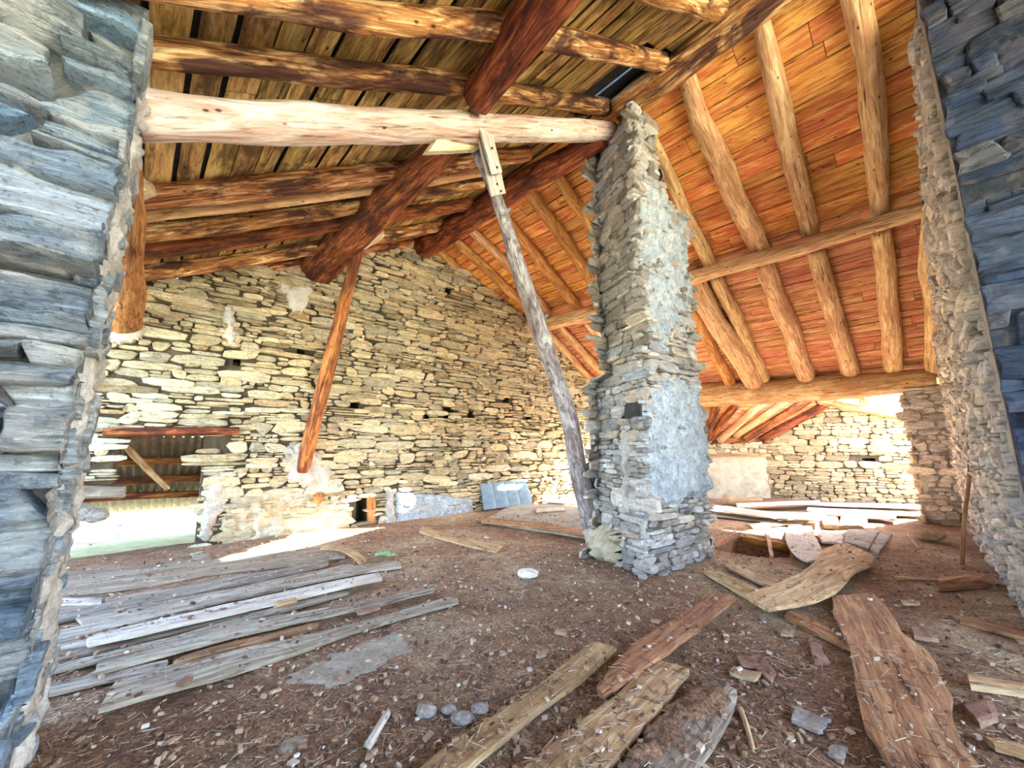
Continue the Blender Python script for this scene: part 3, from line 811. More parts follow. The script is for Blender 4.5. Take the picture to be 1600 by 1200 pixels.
for h in sun_holes:
    print('hole', [(round(u, 2), round(w, 2)) for u, w in h], [tuple(round(v) for v in proj(uw(u, w, z_right(u) + .1))) for u, w in h])
def boards(name, zf, ulist, w0, w1, mat, m4, holes, seed, off=0.10, flip=1):
    """planks along w on the underside of a slope; local x runs along w"""
    rg = random.Random(seed); verts = []; faces = []
    inv = m4.inverted()
    for (ua, ub) in ulist:
        w = w0 - rg.random() * 2
        while w < w1:
            L = rg.uniform(1.6, 3.6)
            wa, wb = max(w0, w), min(w1, w + L - 0.008)
            if wb - wa > 0.1:
                sk = rg.uniform(0, 99); dz = rg.uniform(-0.008, 0.008); tl = rg.uniform(-0.006, 0.006)
                n = max(2, int((wb - wa) / 0.1))
                runs = []; cur = []
                for i in range(n + 1):
                    ww = wa + (wb - wa) * i / n
                    bad = any(inside(h, (ua + ub) / 2, ww) or inside(h, ua * .75 + ub * .25, ww) or inside(h, ua * .25 + ub * .75, ww) for h in holes)
                    if bad:
                        if len(cur) > 1: runs.append(cur)
                        cur = []
                    else: cur.append(ww)
                if len(cur) > 1: runs.append(cur)
                for run in runs:
                    b = len(verts)
                    for ww in run:
                        ja = 0.008 * nz(ww * 2 + sk, 1) ; jb = 0.008 * nz(ww * 2 + sk, 2)
                        for (uu, th) in ((ua + ja, 0), (ub + jb, 0), (ub + jb, 0.025), (ua + ja, 0.025)):
                            z = zf(uu) + off + dz + th + tl * (1 if th == 0 and uu > (ua + ub) / 2 else 0)
                            verts.append(inv @ uw(uu, ww, z))
                    for i in range(len(run) - 1):
                        o0 = b + i * 4
                        for k in range(4):
                            k2 = (k + 1) % 4
                            faces.append((o0 + k, o0 + k2, o0 + 4 + k2, o0 + 4 + k))
                    faces.append((b, b + 3, b + 2, b + 1)); e = b + (len(run) - 1) * 4; faces.append((e, e + 1, e + 2, e + 3))
            w += L
    o = mesh_obj(name, verts, faces, mat, m4); fix_normals(o)
    return struct(o)
def rows(u0, u1, lo, hi, gap, seed, gprob=0.0, ggap=0.0):
    rg = random.Random(seed); out = []; u = u0
    while u < u1 - 0.03:
        b = min(u1, u + rg.uniform(lo, hi)); out.append((u, b - gap - (ggap if rg.random() < gprob else 0))); u = b
    return out
W0, W1 = -6.3, 8.75
m_l = frame(uw(RU, 0, RZ), uw(0, 1)); m_r = frame(uw(RU, 0, RZ), uw(0, 1))
def cover(name, zf, loops, parent, m4, off=0.17, t=0.05):
    allf = loops
    vf = [[Vector((u, w, 0)) for u, w in lp] for lp in allf]
    tri = tessellate_polygon(vf); flat = [p for lp in allf for p in lp]; n = len(flat)
    inv = m4.inverted()
    verts = [inv @ uw(u, w, zf(u) + off) for u, w in flat] + [inv @ uw(u, w, zf(u) + off + t) for u, w in flat]
    faces = [tuple(q) for q in tri] + [tuple(i + n for i in q)[::-1] for q in tri]
    o0 = 0
    for lp in allf:
        k = len(lp)
        for i in range(k):
            a, b = o0 + i, o0 + (i + 1) % k; faces.append((a, b, b + n, a + n))
        o0 += k
    o = mesh_obj(name, verts, faces, 'slates', m4, parent); fix_normals(o); return o
ceil_l = boards('ceiling_left', z_left, rows(-1.4, RU - 0.02, 0.15, 0.25, 0.008, 3, 0.5, 0.03), W0, W1, 'board_left', m_l, bare_left, 61)
cover('slate_covering', z_left, [[(-1.5, W0), (RU, W0), (RU, W1), (-1.5, W1)]] + holes_left, ceil_l, m_l)
ceil_r = boards('ceiling_right', z_right, rows(RU + 0.03, KU, 0.21, 0.32, 0.022, 5), W0, W1, 'board_right', m_r, sun_holes, 62)
ceil_e = boards('ceiling_eave', z_right, rows(KU, EU + 0.5, 0.16, 0.26, 0.022, 6), W0, W1, 'board_red', frame(uw(KU, 0, KZ), uw(0, 1)), sun_holes, 63)
def split_holes(a, b):
    out = []
    for h in sun_holes:
        # clip to u in [a,b]
        q = h
        for lim, sg in ((a, 1), (b, -1)):
            r = []
            for (p0, p1) in zip(q, q[1:] + q[:1]):
                d0, d1 = (p0[0] - lim) * sg, (p1[0] - lim) * sg
                if d0 >= 0: r.append(p0)
                if d0 * d1 < 0:
                    t = d0 / (d0 - d1); r.append((p0[0] + (p1[0] - p0[0]) * t, p0[1] + (p1[1] - p0[1]) * t))
            q = r
            if len(q) < 3: break
        if len(q) >= 3: out.append(q)
    return out
cover('slate_covering', z_right, [[(RU, W0), (KU, W0), (KU, W1), (RU, W1)]] + split_holes(RU + 0.05, KU - 0.02), ceil_r, m_r)
cover('slate_covering', z_right, [[(KU, W0), (EU + 0.52, W0), (EU + 0.52, W1), (KU, W1)]] + split_holes(KU + 0.02, EU), ceil_e, frame(uw(KU, 0, KZ), uw(0, 1)))

# ------------------------------------------------------------------ annex roof
def plane_prism(name, plane, pxs, off, thick, mat, seed):
    pts = [plane.at(x, y, off) for x, y in pxs]
    m = frame(pts[0], pts[1] - pts[0], plane.n if plane.n.z > 0 else -plane.n); inv = m.inverted()
    q = [inv @ p for p in pts]; n = len(q)
    v = [(a.x, a.y, 0) for a in q] + [(a.x, a.y, thick) for a in q]
    f = [tuple(range(n))[::-1], tuple(range(n, 2 * n))] + [(i, (i + 1) % n, n + (i + 1) % n, n + i) for i in range(n)]
    o = mesh_obj(name, v, f, mat, m); fix_normals(o); return o
an_px = [(1075, 700), (1205, 690), (1308, 622), (1075, 622)]
ac = struct(plane_prism('ceiling_annex', P_ANL, an_px, 0.16, 0.04, 'slates', 1))
def annex_boards():
    pts = [P_ANL.at(x, y, 0.10) for x, y in an_px]
    n = P_ANL.n if P_ANL.n.z > 0 else -P_ANL.n
    m = frame(pts[0], pts[1] - pts[0], n); inv = m.inverted()
    q = [(inv @ p) for p in pts]; poly = [(a.x, a.y) for a in q]
    xs = [a for a, _ in poly]; ys = [b for _, b in poly]
    v = []; f = []; y = min(ys); rg = random.Random(4)
    while y < max(ys):
        w = rg.uniform(0.14, 0.22)
        xx = [min(xs) + (max(xs) - min(xs)) * i / 80 for i in range(81)]
        run = [x for x in xx if inside(poly, x, y + w / 2)]
        if len(run) > 1:
            b = len(v); dz = rg.uniform(-0.008, 0.008)
            for x in (run[0], run[-1]):
                for yy, zz in ((y, 0), (y + w - 0.012, 0), (y + w - 0.012, .025), (y, .025)): v.append((x, yy, zz + dz))
            for k in range(4): f.append((b + k, b + (k + 1) % 4, b + 4 + (k + 1) % 4, b + 4 + k))
            f += [(b, b + 1, b + 2, b + 3), (b + 4, b + 7, b + 6, b + 5)]
        y += w
    o = mesh_obj('roof_boarding', v, f, 'board_red', m, ac); fix_normals(o)
annex_boards()
r0_, r1_ = AP + Vector((0, 0, 0.18)), AP + uw(-2.4, 0) + Vector((0, 0, 0.18))
dn = uw(0.0, -0.85) + Vector((0, 0, -0.12))
struct(slab3('ceiling_annex_right', [r0_, r1_], [r0_ + dn, r1_ + dn], 0.05, 'board_red', None, None, None, 0.01, 0.02))
RAF = 'rafter'
GA = 'annex rafters'
for pxs, w, lab in [
    ([(1101, 690), (1120, 634)], 12, 'first dark annex rafter from the stone pillar, half hidden by its edge'),
    ([(1106, 686), (1151, 632)], 12, 'second annex rafter from the pillar, dark and slender'),
    ([(1122, 689), (1193, 628)], 12, 'third annex rafter from the pillar, paler grey brown'),
    ([(1146, 682), (1228, 627)], 11, 'fourth annex rafter from the pillar, pale and thin'),
    ([(1161, 687), (1264, 625)], 12, 'fifth annex rafter from the pillar, dark, next to the gable rafter'),
    ([(1188, 688), (1299, 628)], 13, 'annex rafter running along the top of the far stone gable, left slope')]:
    p, r = log_px(P_ANL, pxs, w); log('annex_rafter', p, r, 'log_tan' if 'pal' in lab else 'log_red', lab, RAF, GA)
PE2 = Plane(P_END.p - E_A.cross(Vector((0, 0, 1))) * 0.0 + Vector((-E_A.y, E_A.x, 0)) * -0.12, P_END.n)
p, r = log_px(PE2, [(1278, 626), (1340, 638), (1432, 654)], [12, 13, 12])
log('annex_rafter', p, r, 'log_tan', 'annex rafter sloping down right below the bright gap in the roof', RAF, GA)
def cell_slab(name, plane, L, R, thick, mat, label, cat, group=None, up=None, off=0.0, parent=None, edge=0.008):
    A = [plane.at(x, y) + (up or plane.n) * off for x, y in L]; B = [plane.at(x, y) + (up or plane.n) * off for x, y in R]
    return slab3(name, A, B, thick, mat, label, cat, group, 0.004, edge, None, up or plane.n, parent)
cell_slab('hanging_board', Plane(PE2.p + Vector((0, 0, 0.0)), PE2.n), [(1338, 615), (1342, 631)], [(1358, 615), (1360, 633)], 0.04, 'plank_tan', 'short orange board end hanging beside the bright gap in the annex roof', 'board', up=-Vector((E_A.y, -E_A.x, 0)) if P_END.n.y > 0 else None)

# ------------------------------------------------------------------ roof timbers of the main barn
P_RIDGE = Plane(uw(RU, 0), uw(1, 0)); P_PUR = Plane(uw(8.37, 0), uw(1, 0)); P_EB = Plane(uw(EU, 0), uw(1, 0)); P_WP = Plane(uw(-0.34, 0), uw(1, 0))
GL, GR, GE = 'left slope rafters', 'right slope upper rafters', 'right slope lower rafters'
for pxs, w, off, mat, lab in [
    ([(20, -62), (330, -10), (560, 20), (770, 44), (900, 70), (1034, 98)], [48, 42, 40, 36, 32, 26], 0, 'log_dark', 'topmost long round rafter at left, crossing behind the near purlin, pale end at ridge'),
    ([(60, 62), (250, 82), (450, 103), (725, 137), (945, 167)], [46, 46, 44, 34, 26], 0, 'log_dark', 'second long round rafter from the top, just above the big whitish tie log'),
    ([(560, -190), (900, -62), (1040, -10), (1124, 17)], [44, 36, 32, 28], 0, 'log_dark', 'pale rafter end at the top edge of the picture left of the ridge beam'),
    ([(190, 313), (400, 292), (600, 268), (825, 240)], [36, 36, 30, 22], 0, 'log_dark', 'first rafter below the whitish tie log, dark with a pale lower edge'),
    ([(195, 341), (410, 318), (615, 291), (760, 268)], [18, 18, 16, 12], 0.03, 'log_tan', 'thin hewn pole tucked right below the first rafter under the tie log'),
    ([(195, 369), (380, 347), (575, 319), (752, 286)], [28, 28, 25, 20], 0, 'log_dark', 'second thick rafter below the tie log'),
    ([(195, 398), (380, 374), (547, 346), (735, 318)], [28, 27, 25, 20], 0, 'log_red', 'third thick rafter below the tie log, reddest of the lower group'),
    ([(200, 430), (380, 406), (512, 382), (692, 351)], [24, 24, 22, 18], 0, 'log_dark', 'fourth rafter below the tie log, next to last before the gable wall'),
    ([(205, 459), (360, 432), (481, 408), (662, 378)], [22, 22, 20, 16], 0, 'log_dark', 'last left slope rafter, lying along the top of the gable wall')]:
    p, r = log_px(P_LEFT, pxs, w, off); log('roof_rafter', p, r, mat, lab, RAF, GL)
p, r = log_px(P_LEFT, [(205, 180), (222, 181), (450, 195), (739, 198), (825, 202), (952, 206)], [80, 79, 60, 43, 38, 30], -0.36)
log('tie_log', p, r, 'log_white', 'thick pale whitish log spanning from the left slate pier to the pillar', 'beam', wob=0.3)
p, r = log_px(P_LEFT, [(485, 432), (540, 378), (620, 300), (706, 220)], [46, 46, 42, 38], -0.24)
log('purlin', p, r, 'log_red', 'reddish far purlin on the left slope ending at the gable wall', 'beam', 'roof purlins', sq=3.2, rough=0.6, wob=0.3)
p, r = log_px(P_LEFT, [(746, 152), (800, 74), (851, 0), (940, -128)], [46, 60, 74, 96], -0.2)
log('purlin', p, r, 'log_red', 'dark reddish near purlin rising to the top edge from the tie log', 'beam', 'roof purlins', sq=3.2, rough=0.6, wob=0.3)
p, r = log_px(P_RIDGE, [(655, 391), (780, 310), (945, 212)], [34, 38, 36])
log('ridge_log', p, r, 'log_red', 'far ridge beam from the gable wall peak to the stone pillar', 'beam', 'ridge beams')
p, r = log_px(P_RIDGE, [(965, 172), (1003, 140), (1090, 76), (1185, 14), (1330, -90)], [38, 42, 46, 52, 70])
log('ridge_log', p, r, 'log_dark', 'near ridge beam from the pillar top up to the top edge, dark with pale patch', 'beam', 'ridge beams')
p, r = log_px(P_PUR, [(806, 517), (935, 488), (1090, 433), (1260, 383), (1464, 322)], [22, 22, 22, 24, 22])
log('purlin', p, r, 'log_tan', 'long purlin of the right slope, passing behind the pillar to the right wall', 'beam', 'roof purlins')
p, r = log_px(P_EB, [(950, 632), (1100, 617), (1300, 606), (1462, 592)], [30, 34, 37, 34])
log('eave_log', p, r, 'log_tan', 'long eave beam at right over the annex opening, resting on the far pier', 'beam', wob=0.4)
p, r = log_px(P_WP, [(197, 522), (196, 440), (190, 330), (180, 200)], [40, 42, 48, 56])
log('wall_plate_log', p, r, 'log_orange', 'orange eave log seen end on beside the slate pier, set in white mortar', 'beam')
for pxs, w, off, mat, lab in [
    ([(680, 388), (745, 448), (814, 509)], [15, 15, 14], 0, 'log_orange', 'first right slope rafter, lying along the gable wall top'),
    ([(706, 371), (780, 440), (850, 502)], [13, 14, 13], 0, 'log_orange', 'second upper rafter from the gable, left of the leaning pole at top'),
    ([(730, 352), (800, 421), (862, 494)], [14, 14, 13], 0, 'log_tan', 'third upper rafter from the gable, crossed by the leaning pole'),
    ([(790, 342), (850, 415), (905, 483)], [16, 17, 16], 0, 'log_orange', 'fourth upper rafter from the gable, pale edged, right of the leaning pole'),
    ([(820, 290), (880, 373), (945, 468)], [17, 18, 18], 0, 'log_orange', 'fifth upper rafter from the gable, running behind the pillar edge low down'),
    ([(862, 258), (930, 362), (975, 436)], [17, 18, 18], 0, 'log_orange', 'sixth upper rafter from the gable, running behind the pillar high up'),
    ([(1008, 196), (1060, 310), (1112, 420)], [18, 20, 20], 0, 'log_tan', 'thin rafter just right of the pillar, dropping to the purlin'),
    ([(1062, 84), (1094, 190), (1131, 262), (1190, 394)], [24, 28, 32, 28], 0, 'log_tan', 'crooked rafter with a long crack, second to the right of the pillar'),
    ([(1182, 5), (1210, 131), (1240, 245), (1267, 366)], [24, 27, 28, 24], 0, 'log_tan', 'third upper rafter right of the pillar, with a knotty dark split'),
    ([(1326, -60), (1341, 20), (1357, 120), (1369, 225), (1375, 338)], [38, 36, 34, 30, 26], 0, 'log_tan', 'thick pale round rafter nearest the right wall, upper slope')]:
    p, r = log_px(P_RUP, pxs, w, off); log('roof_rafter', p, r, mat, lab, RAF, GR)
for pxs, w, off, mat, lab in [
    ([(850, 513), (890, 556), (932, 601)], [13, 13, 12], 0, 'log_tan', 'lower rafter beside the gable wall, left of the pillar'),
    ([(872, 508), (912, 550), (955, 596)], [12, 12, 12], 0, 'log_tan', 'second lower rafter from the gable, left of the pillar'),
    ([(914, 499), (957, 557), (990, 601)], [13, 13, 13], 0, 'log_tan', 'third lower rafter from the gable, slipping behind the pillar'),
    ([(1078, 468), (1108, 535), (1141, 598)], [16, 17, 17], 0, 'log_orange', 'slender orange lower rafter emerging from the right edge of the pillar'),
    ([(1084, 434), (1128, 520), (1178, 598)], [30, 30, 26], -0.14, 'log_tan', 'thick dark leaning log below the boards, right of the pillar'),
    ([(1117, 430), (1155, 510), (1193, 592)], [18, 19, 18], 0, 'log_tan', 'pale lower rafter just right of the thick leaning log'),
    ([(1192, 408), (1228, 500), (1261, 589)], [26, 27, 24], 0, 'log_tan', 'fourth lower rafter right of the pillar, broad and straight'),
    ([(1272, 386), (1300, 480), (1330, 584)], [24, 26, 24], 0, 'log_tan', 'lower rafter with long dark crack, second from the right wall post'),
    ([(1376, 358), (1387, 465), (1396, 578)], [24, 24, 22], 0, 'log_tan', 'wavy lower rafter next to the right wall post')]:
    p, r = log_px(P_RLO, pxs, w, off); log('roof_rafter', p, r, mat, lab, RAF, GE)
p, r = log_px(P_RLO, [(1458, 328), (1456, 420), (1464, 520), (1462, 596)], [26, 28, 30, 26], -0.1)
log('roof_rafter', p, r, 'log_tan', 'last lower rafter, knotty and pale, hugging the right stone wall', RAF, GE)
p, r = log_px(P_LEFT, [(196, 302), (233, 290)], [26, 24], -0.2)
log('board_stub', p, r, 'new_wood', 'short sawn board end sticking out from the left slate pier under the tie log', 'board', sq=7, rough=0.2, wob=0)

# props under the left slope
b1, r1 = log_px(P_LEFT, [(560, 388)], 15, -0.42)
b0 = P_GAB.at(472, 735); r0 = 21 * .5 * depth(b0) / F_PX
log('brace_pole', [b0, (b0 + b1[0]) / 2, b1[0]], [r0, r0 * 0.95, r1[0]], 'log_rust', 'slanting red brown brace from the plastered gable wall up to the far purlin', 'brace', sq=2.8, wob=0.2, rough=0.6)
p, r = log_px(P_LEFT, [(563, 379), (592, 360)], [20, 20], -0.36)
log('wedge', p, r, 'new_wood', 'pale new wood wedge between slanting brace and far purlin', 'wedge', sq=8, rough=0.1, wob=0)
tp = P_LEFT.at(745, 236, -0.5)
bp = floor_at(934, 856)
PN = (tp - bp).cross(Vector((0, 0, 1))).normalized()
if PN.dot(EYE - bp) < 0: PN = -PN
P_POLE = Plane(bp, PN)
pp = [bp] + [P_POLE.at(x, y) for x, y in ((905, 740), (890, 655), (862, 570), (832, 482), (806, 405), (790, 350), (770, 292))] + [tp]
ww = [34, 31, 29, 28, 27, 25, 22, 19, 17]
pole = log('leaning_pole', pp, [w * .5 * depth(q) / F_PX for w, q in zip(ww, pp)], 'bark', 'long grey bark covered pole leaning against the pillar foot and propping the tie log', 'pole', wob=0.15)
PS = Plane(bp + PN * 0.34, PN)
cell_slab('splice_board', PS, [(740, 168), (756, 220), (771, 272)], [(757, 165), (772, 217), (786, 269)], 0.03, 'plank_pale', 'upper pale board nailed along the top of the leaning pole', 'board', 'splice boards', up=PN)
cell_slab('splice_board', Plane(bp + PN * 0.26, PN), [(750, 220), (770, 306)], [(771, 214), (791, 302)], 0.03, 'plank_pale', 'lower pale board nailed to the leaning pole, partly under the upper one', 'board', 'splice boards', up=PN)
def nail(parent, px, py, plane, n):
    q = plane.at(px, py) + n * 0.004
    v, f, m = log_mesh([q - n * 0.01, q + n * 0.01], [0.012, 0.014], 1, 2.0, 8, 0.0, 0.0)
    mesh_obj('nail', v, f, 'slates', m, parent)
sb = [o for o in COL.objects if o.name.startswith('splice_board')]
for o, pts_, pl_ in ((sb[0], ((752, 180), (768, 232), (776, 262)), PS), (sb[1], ((776, 288), (782, 299)), Plane(bp + PN * 0.26, PN))):
    for x, y in pts_: nail(o, x, y, pl_, PN)
for k, (x, y, dx, dy) in enumerate(((842, 505, 8, -12), (866, 575, -9, 3), (800, 390, 7, -6), (786, 335, 6, -6))):
    s0_ = P_POLE.at(x, y); s1_ = P_POLE.at(x + dx, y + dy) + PN * 0.06
    v, f, m = log_mesh([s0_, s1_], [0.035, 0.02], 70 + k, 2.0, 10, 1.0, 0.3)
    mesh_obj('branch_stub', v, f, 'bark', m, pole, smooth=True)
cell_slab('packing_plank', Plane(tp + PN * 0.12, PN), [(684, 216), (750, 213)], [(671, 235), (749, 232)], 0.12, 'new_wood', 'short white packing plank wedged between tie log and far purlin', 'plank', up=PN, edge=0.002)

# ------------------------------------------------------------------ things at the gable wall
PGF = Plane(P_GAB.p + G_N * 0.10, G_N)
cell_slab('lintel_timber', Plane(P_GAB.p + G_N * 0.17, G_N), [(160, 669), (270, 667), (374, 667)], [(160, 681), (270, 681), (374, 679)], 0.25, 'log_red', 'dark red timber lintel over the doorway in the gable wall', 'lintel', up=G_N)
cell_slab('cross_plank', PGF, [(80, 822), (190, 819)], [(80, 862), (186, 846)], 0.05, 'plank_pale', 'pale blue grey plank across the lower left of the doorway', 'plank', up=G_N)
cell_slab('sill_block', PGF, [(128, 759), (195, 760)], [(128, 780), (194, 777)], 0.2, 'plank_grey', 'short squared grey timber set in the left jamb of the doorway', 'timber', up=G_N)
PGB = Plane(P_GAB.p - G_N * 0.35, G_N)
cell_slab('board_scrap', PGB, [(112, 782), (106, 815)], [(121, 780), (116, 815)], 0.03, 'plank_tan', 'small upright tan board scrap in the gap left of the doorway', 'board', up=G_N)
def jamb_rock(px, py, w, h, lab):
    p = PGB.at(px, py); bm = bmesh.new(); bmesh.ops.create_icosphere(bm, subdivisions=3, radius=1)
    for v in bm.verts:
        c = v.co * (1 + 0.3 * nz(v.co.x * 1.5 + px, v.co.y * 1.5, v.co.z * 1.5)); v.co = Vector((c.x * w, c.y * 0.15, c.z * h))
    me = bpy.data.meshes.new('jamb_stone'); bm.to_mesh(me); bm.free(); me.materials.append(M['rock'])
    o = bpy.data.objects.new('jamb_stone', me); COL.objects.link(o); o.matrix_basis = frame(p, G_A)
    tag(o, lab, 'stone', 'loose jamb stones')
jamb_rock(150, 805, 0.16, 0.11, 'rough grey stone under the squared timber left of the doorway')
jamb_rock(130, 800, 0.13, 0.13, 'darker stone in the gap between slate pier and doorway')
cell_slab('niche_board', PGF, [(575, 774), (575, 817)], [(588, 775), (588, 819)], 0.08, 'log_orange', 'upright orange board framing the small wall niche', 'board', up=G_N)
pe = PGF.at(497, 778)
log('embedded_log', [pe - G_N * 0.2, pe + G_N * 0.02], [0.11, 0.105], 'log_orange', 'round reddish log end set in the whitish plaster of the gable wall', 'log', wob=0)
bl, br = floor_at(757, 797, 0.03), floor_at(833, 787, 0.03)
tl, tr = PGF.at(751, 757), PGF.at(822, 748)
upv = (br - bl).cross(tl - bl).normalized()
if upv.dot(EYE - bl) < 0: upv = -upv
pan = empty('leaning_hoarding', frame((bl + br) / 2, br - bl))
tag(pan, 'blue grey boarded panel leaning on the gable wall foot, striped with sunlight', 'panel')
for k in range(4):
    f0, f1 = k / 4, (k + 0.97) / 4
    slab3('panel_board', [bl.lerp(br, f0), tl.lerp(tr, f0)], [bl.lerp(br, f1), tl.lerp(tr, f1)], 0.025, 'panel', None, None, None, 0.004, 0.004, None, upv, pan)
# lean-to outside the doorway
def leanto():
    v = []; f = []; n, k = 220, 8
    for i in range(n + 1):
        s = -3.0 + 6.5 * i / n
        for j in range(k + 1):
            y = 0.6 + 3.5 * j / k
            v.append((s, y, 2.1 - 0.475 * y + 0.03 * sin(s * 2 * pi / 0.13)))
    for i in range(n):
        for j in range(k):
            a = i * (k + 1) + j; f.append((a, a + 1, a + k + 2, a + k + 1))
    o = mesh_obj('corrugated_sheeting', v, f, 'sheet', GM, smooth=True)
    md = o.modifiers.new('thick', 'SOLIDIFY'); md.thickness = 0.004
    tag(o, 'corrugated lean to roof seen from below through the doorway', 'roof')
    for y, lab in ((1.35, 'nearest dark beam under the corrugated roof'), (2.15, 'middle beam under the corrugated roof'), (2.95, 'lowest brown beam under the corrugated roof beyond the doorway')):
        z = 2.1 - 0.475 * y - 0.10
        a, b = GM @ Vector((-2.8, y, z)), GM @ Vector((3.2, y, z))
        log('lean_to_purlin', [a, b], [0.07, 0.07], 'log_red', lab, 'beam', 'lean-to beams', sq=4, rough=0.4)
    pl = Plane(P_GAB.p - G_N * 1.0, G_N)
    p, r = log_px(pl, [(188, 680), (205, 706), (232, 735), (262, 764)], [9, 10, 9, 7])
    log('bent_branch', p, r, 'log_tan', 'thin crooked branch slanting across the doorway below the corrugated roof', 'branch')
leanto()

# ------------------------------------------------------------------ planks on the floor, left group
GP = 'old planks lying along the left floor'
for Lp, Rp, top, th, mat, lab in [
    ([(157, 1036 - 9), (380, 971), (580, 937), (678, 912)], [(146, 1051), (380, 990), (590, 943), (680, 921)], 0.075, 0.03, 'plank_grey', 'long wide grey plank second from the front of the left pile'),
    ([(182, 1062), (380, 1012), (555, 972), (700, 931)], [(155, 1105), (380, 1044), (555, 984), (717, 938)], 0.055, 0.04, 'plank_grey', 'frontmost long plank of the left pile, broad at its left end'),
    ([(50, 1070), (262, 1030)], [(44, 1088), (262, 1041)], 0.04, 0.03, 'plank_grey', 'short grey plank by the slate pier, butting the notched plank'),
    ([(272, 1028), (380, 998), (500, 970)], [(270, 1040), (380, 1008), (495, 981)], 0.04, 0.03, 'plank_brown', 'narrow brownish plank between the two front wide planks'),
    ([(50, 1043), (240, 1000), (430, 948), (545, 918)], [(50, 1054), (240, 1010), (430, 958), (545, 925)], 0.05, 0.03, 'plank_grey', 'thin grey lath behind the long wide plank'),
    ([(55, 1004), (140, 985), (300, 960)], [(50, 1026), (140, 1008), (300, 972)], 0.045, 0.03, 'plank_grey', 'grey board under the left end of the pale raised plank'),
    ([(138, 992), (380, 936), (592, 893)], [(138, 1003), (380, 949), (597, 901)], 0.11, 0.05, 'plank_pale', 'pale squared plank raised above the others in the left pile'),
    ([(58, 985), (132, 975), (380, 915), (540, 885), (625, 876)], [(55, 998), (150, 986), (380, 930), (540, 897), (627, 884)], 0.06, 0.035, 'plank_grey', 'long dark grey plank just behind the pale raised plank'),
    ([(118, 962), (300, 930), (430, 905), (530, 885)], [(130, 976), (300, 946), (430, 921), (530, 897)], 0.05, 0.03, 'plank_grey', 'middle plank of the left pile with blunt left end'),
    ([(64, 962), (190, 935), (330, 905), (430, 890), (515, 870)], [(62, 976), (190, 950), (330, 920), (430, 902), (512, 882)], 0.045, 0.03, 'plank_grey', 'long plank third from the back of the left pile'),
    ([(72, 932), (160, 935)], [(70, 943), (158, 944)], 0.05, 0.025, 'plank_pale', 'short pale board near the slate pier in the back planks'),
    ([(95, 908), (190, 893), (330, 873), (430, 862), (530, 850)], [(84, 928), (190, 918), (330, 895), (430, 884), (540, 868)], 0.05, 0.04, 'plank_dust', 'broad dusty brown plank second from the back beside the sun patch'),
    ([(110, 893), (200, 885), (330, 868)], [(100, 906), (200, 892), (332, 874)], 0.04, 0.03, 'plank_dust', 'rearmost dusty plank in front of the doorway'),
    ([(340, 924), (440, 902), (548, 880)], [(340, 931), (440, 909), (552, 886)], 0.055, 0.03, 'plank_grey', 'narrow grey lath between the dark long plank and the middle plank'),
    ([(70, 950), (150, 938), (250, 918)], [(68, 959), (150, 947), (252, 925)], 0.04, 0.03, 'plank_dust', 'short dusty lath just behind the long third plank at the back'),
    ([(60, 1028), (240, 986), (420, 947)], [(58, 1038), (240, 994), (420, 952)], 0.04, 0.03, 'plank_dust', 'dusty lath lying in the shade below the pale raised plank'),
    ([(298, 863), (315, 860)], [(305, 874), (330, 868)], 0.05, 0.025, 'plank_grey', 'small square board piece lying in front of the doorway')]:
    plank('loose_plank', Lp, Rp, top, th, mat, lab, 'plank', GP)
bb = floor_at(446, 946, 0.05)
log('wood_block', [bb + uw(-0.09, 0), bb + uw(0.09, 0.02)], [0.05, 0.05], 'plank_tan', 'small squared wood block sitting between planks of the left pile', 'block', sq=7, rough=0.2, wob=0)
plank('bark_strip', [(503, 850), (540, 857), (572, 875)], [(500, 858), (533, 866), (562, 881)], 0.05, 0.02, 'plank_tan', 'curled strip of bark behind the left planks', 'bark', lift=lambda t: 0.05 * sin(pi * t))
plank('wood_chip', [(556, 953), (592, 944)], [(560, 959), (594, 951)], 0.10, 0.015, 'slate_red', 'reddish wood chip lying on the long wide grey plank', 'chip')
def leaf():
    p = floor_at(604, 872, 0.02); v = []; f = []
    for i in range(9):
        for j in range(5):
            t = i / 8; w = 0.14 * sin(pi * min(1, t * 0.9 + 0.08)); s = (j / 4 - 0.5) * 2
            v.append((-0.16 + 0.32 * t, s * w, 0.03 + 0.02 * sin(pi * t) + 0.05 * s * s * (1 - t) + 0.02 * nz(t * 4, s * 3)))
    for i in range(8):
        for j in range(4): a = i * 5 + j; f.append((a, a + 1, a + 6, a + 5))
    m = frame(p, Vector((1, 0.3, 0))); o = mesh_obj('green_leaf', v, f, 'leaf', m, smooth=True)
    md = o.modifiers.new('thick', 'SOLIDIFY'); md.thickness = 0.004
    tag(o, 'crumpled green leaf at the far end of the left planks', 'leaf')
leaf()
plank('loose_plank', [(660, 822), (720, 838), (784, 852)], [(655, 830), (715, 848), (775, 861)], 0.04, 0.03, 'plank_tan', 'lone tan plank lying in the middle of the floor before the gable wall', 'plank')
plank('concrete_pad', [(800, 789), (930, 780)], [(756, 812), (935, 838)], 0.08, 0.08, 'cement', 'pale raised concrete slab left of the pillar at the back', 'slab', edge=0.03)
plank('loose_plank', [(752, 808), (830, 814), (925, 829)], [(752, 814), (830, 822), (925, 838)], 0.10, 0.05, 'plank_brown', 'dark weathered board along the edge of the raised slab', 'plank')
for Lp, Rp, lab in [([(850, 779), (925, 783)], [(848, 784), (925, 789)], 'pale board on the raised slab nearest the gable wall'),
                    ([(838, 795), (880, 792)], [(838, 800), (884, 797)], 'short pale board scrap in the middle of the raised slab')]:
    plank('loose_board', Lp, Rp, 0.115, 0.03, 'plank_pale', lab, 'board', 'boards on the raised slab')

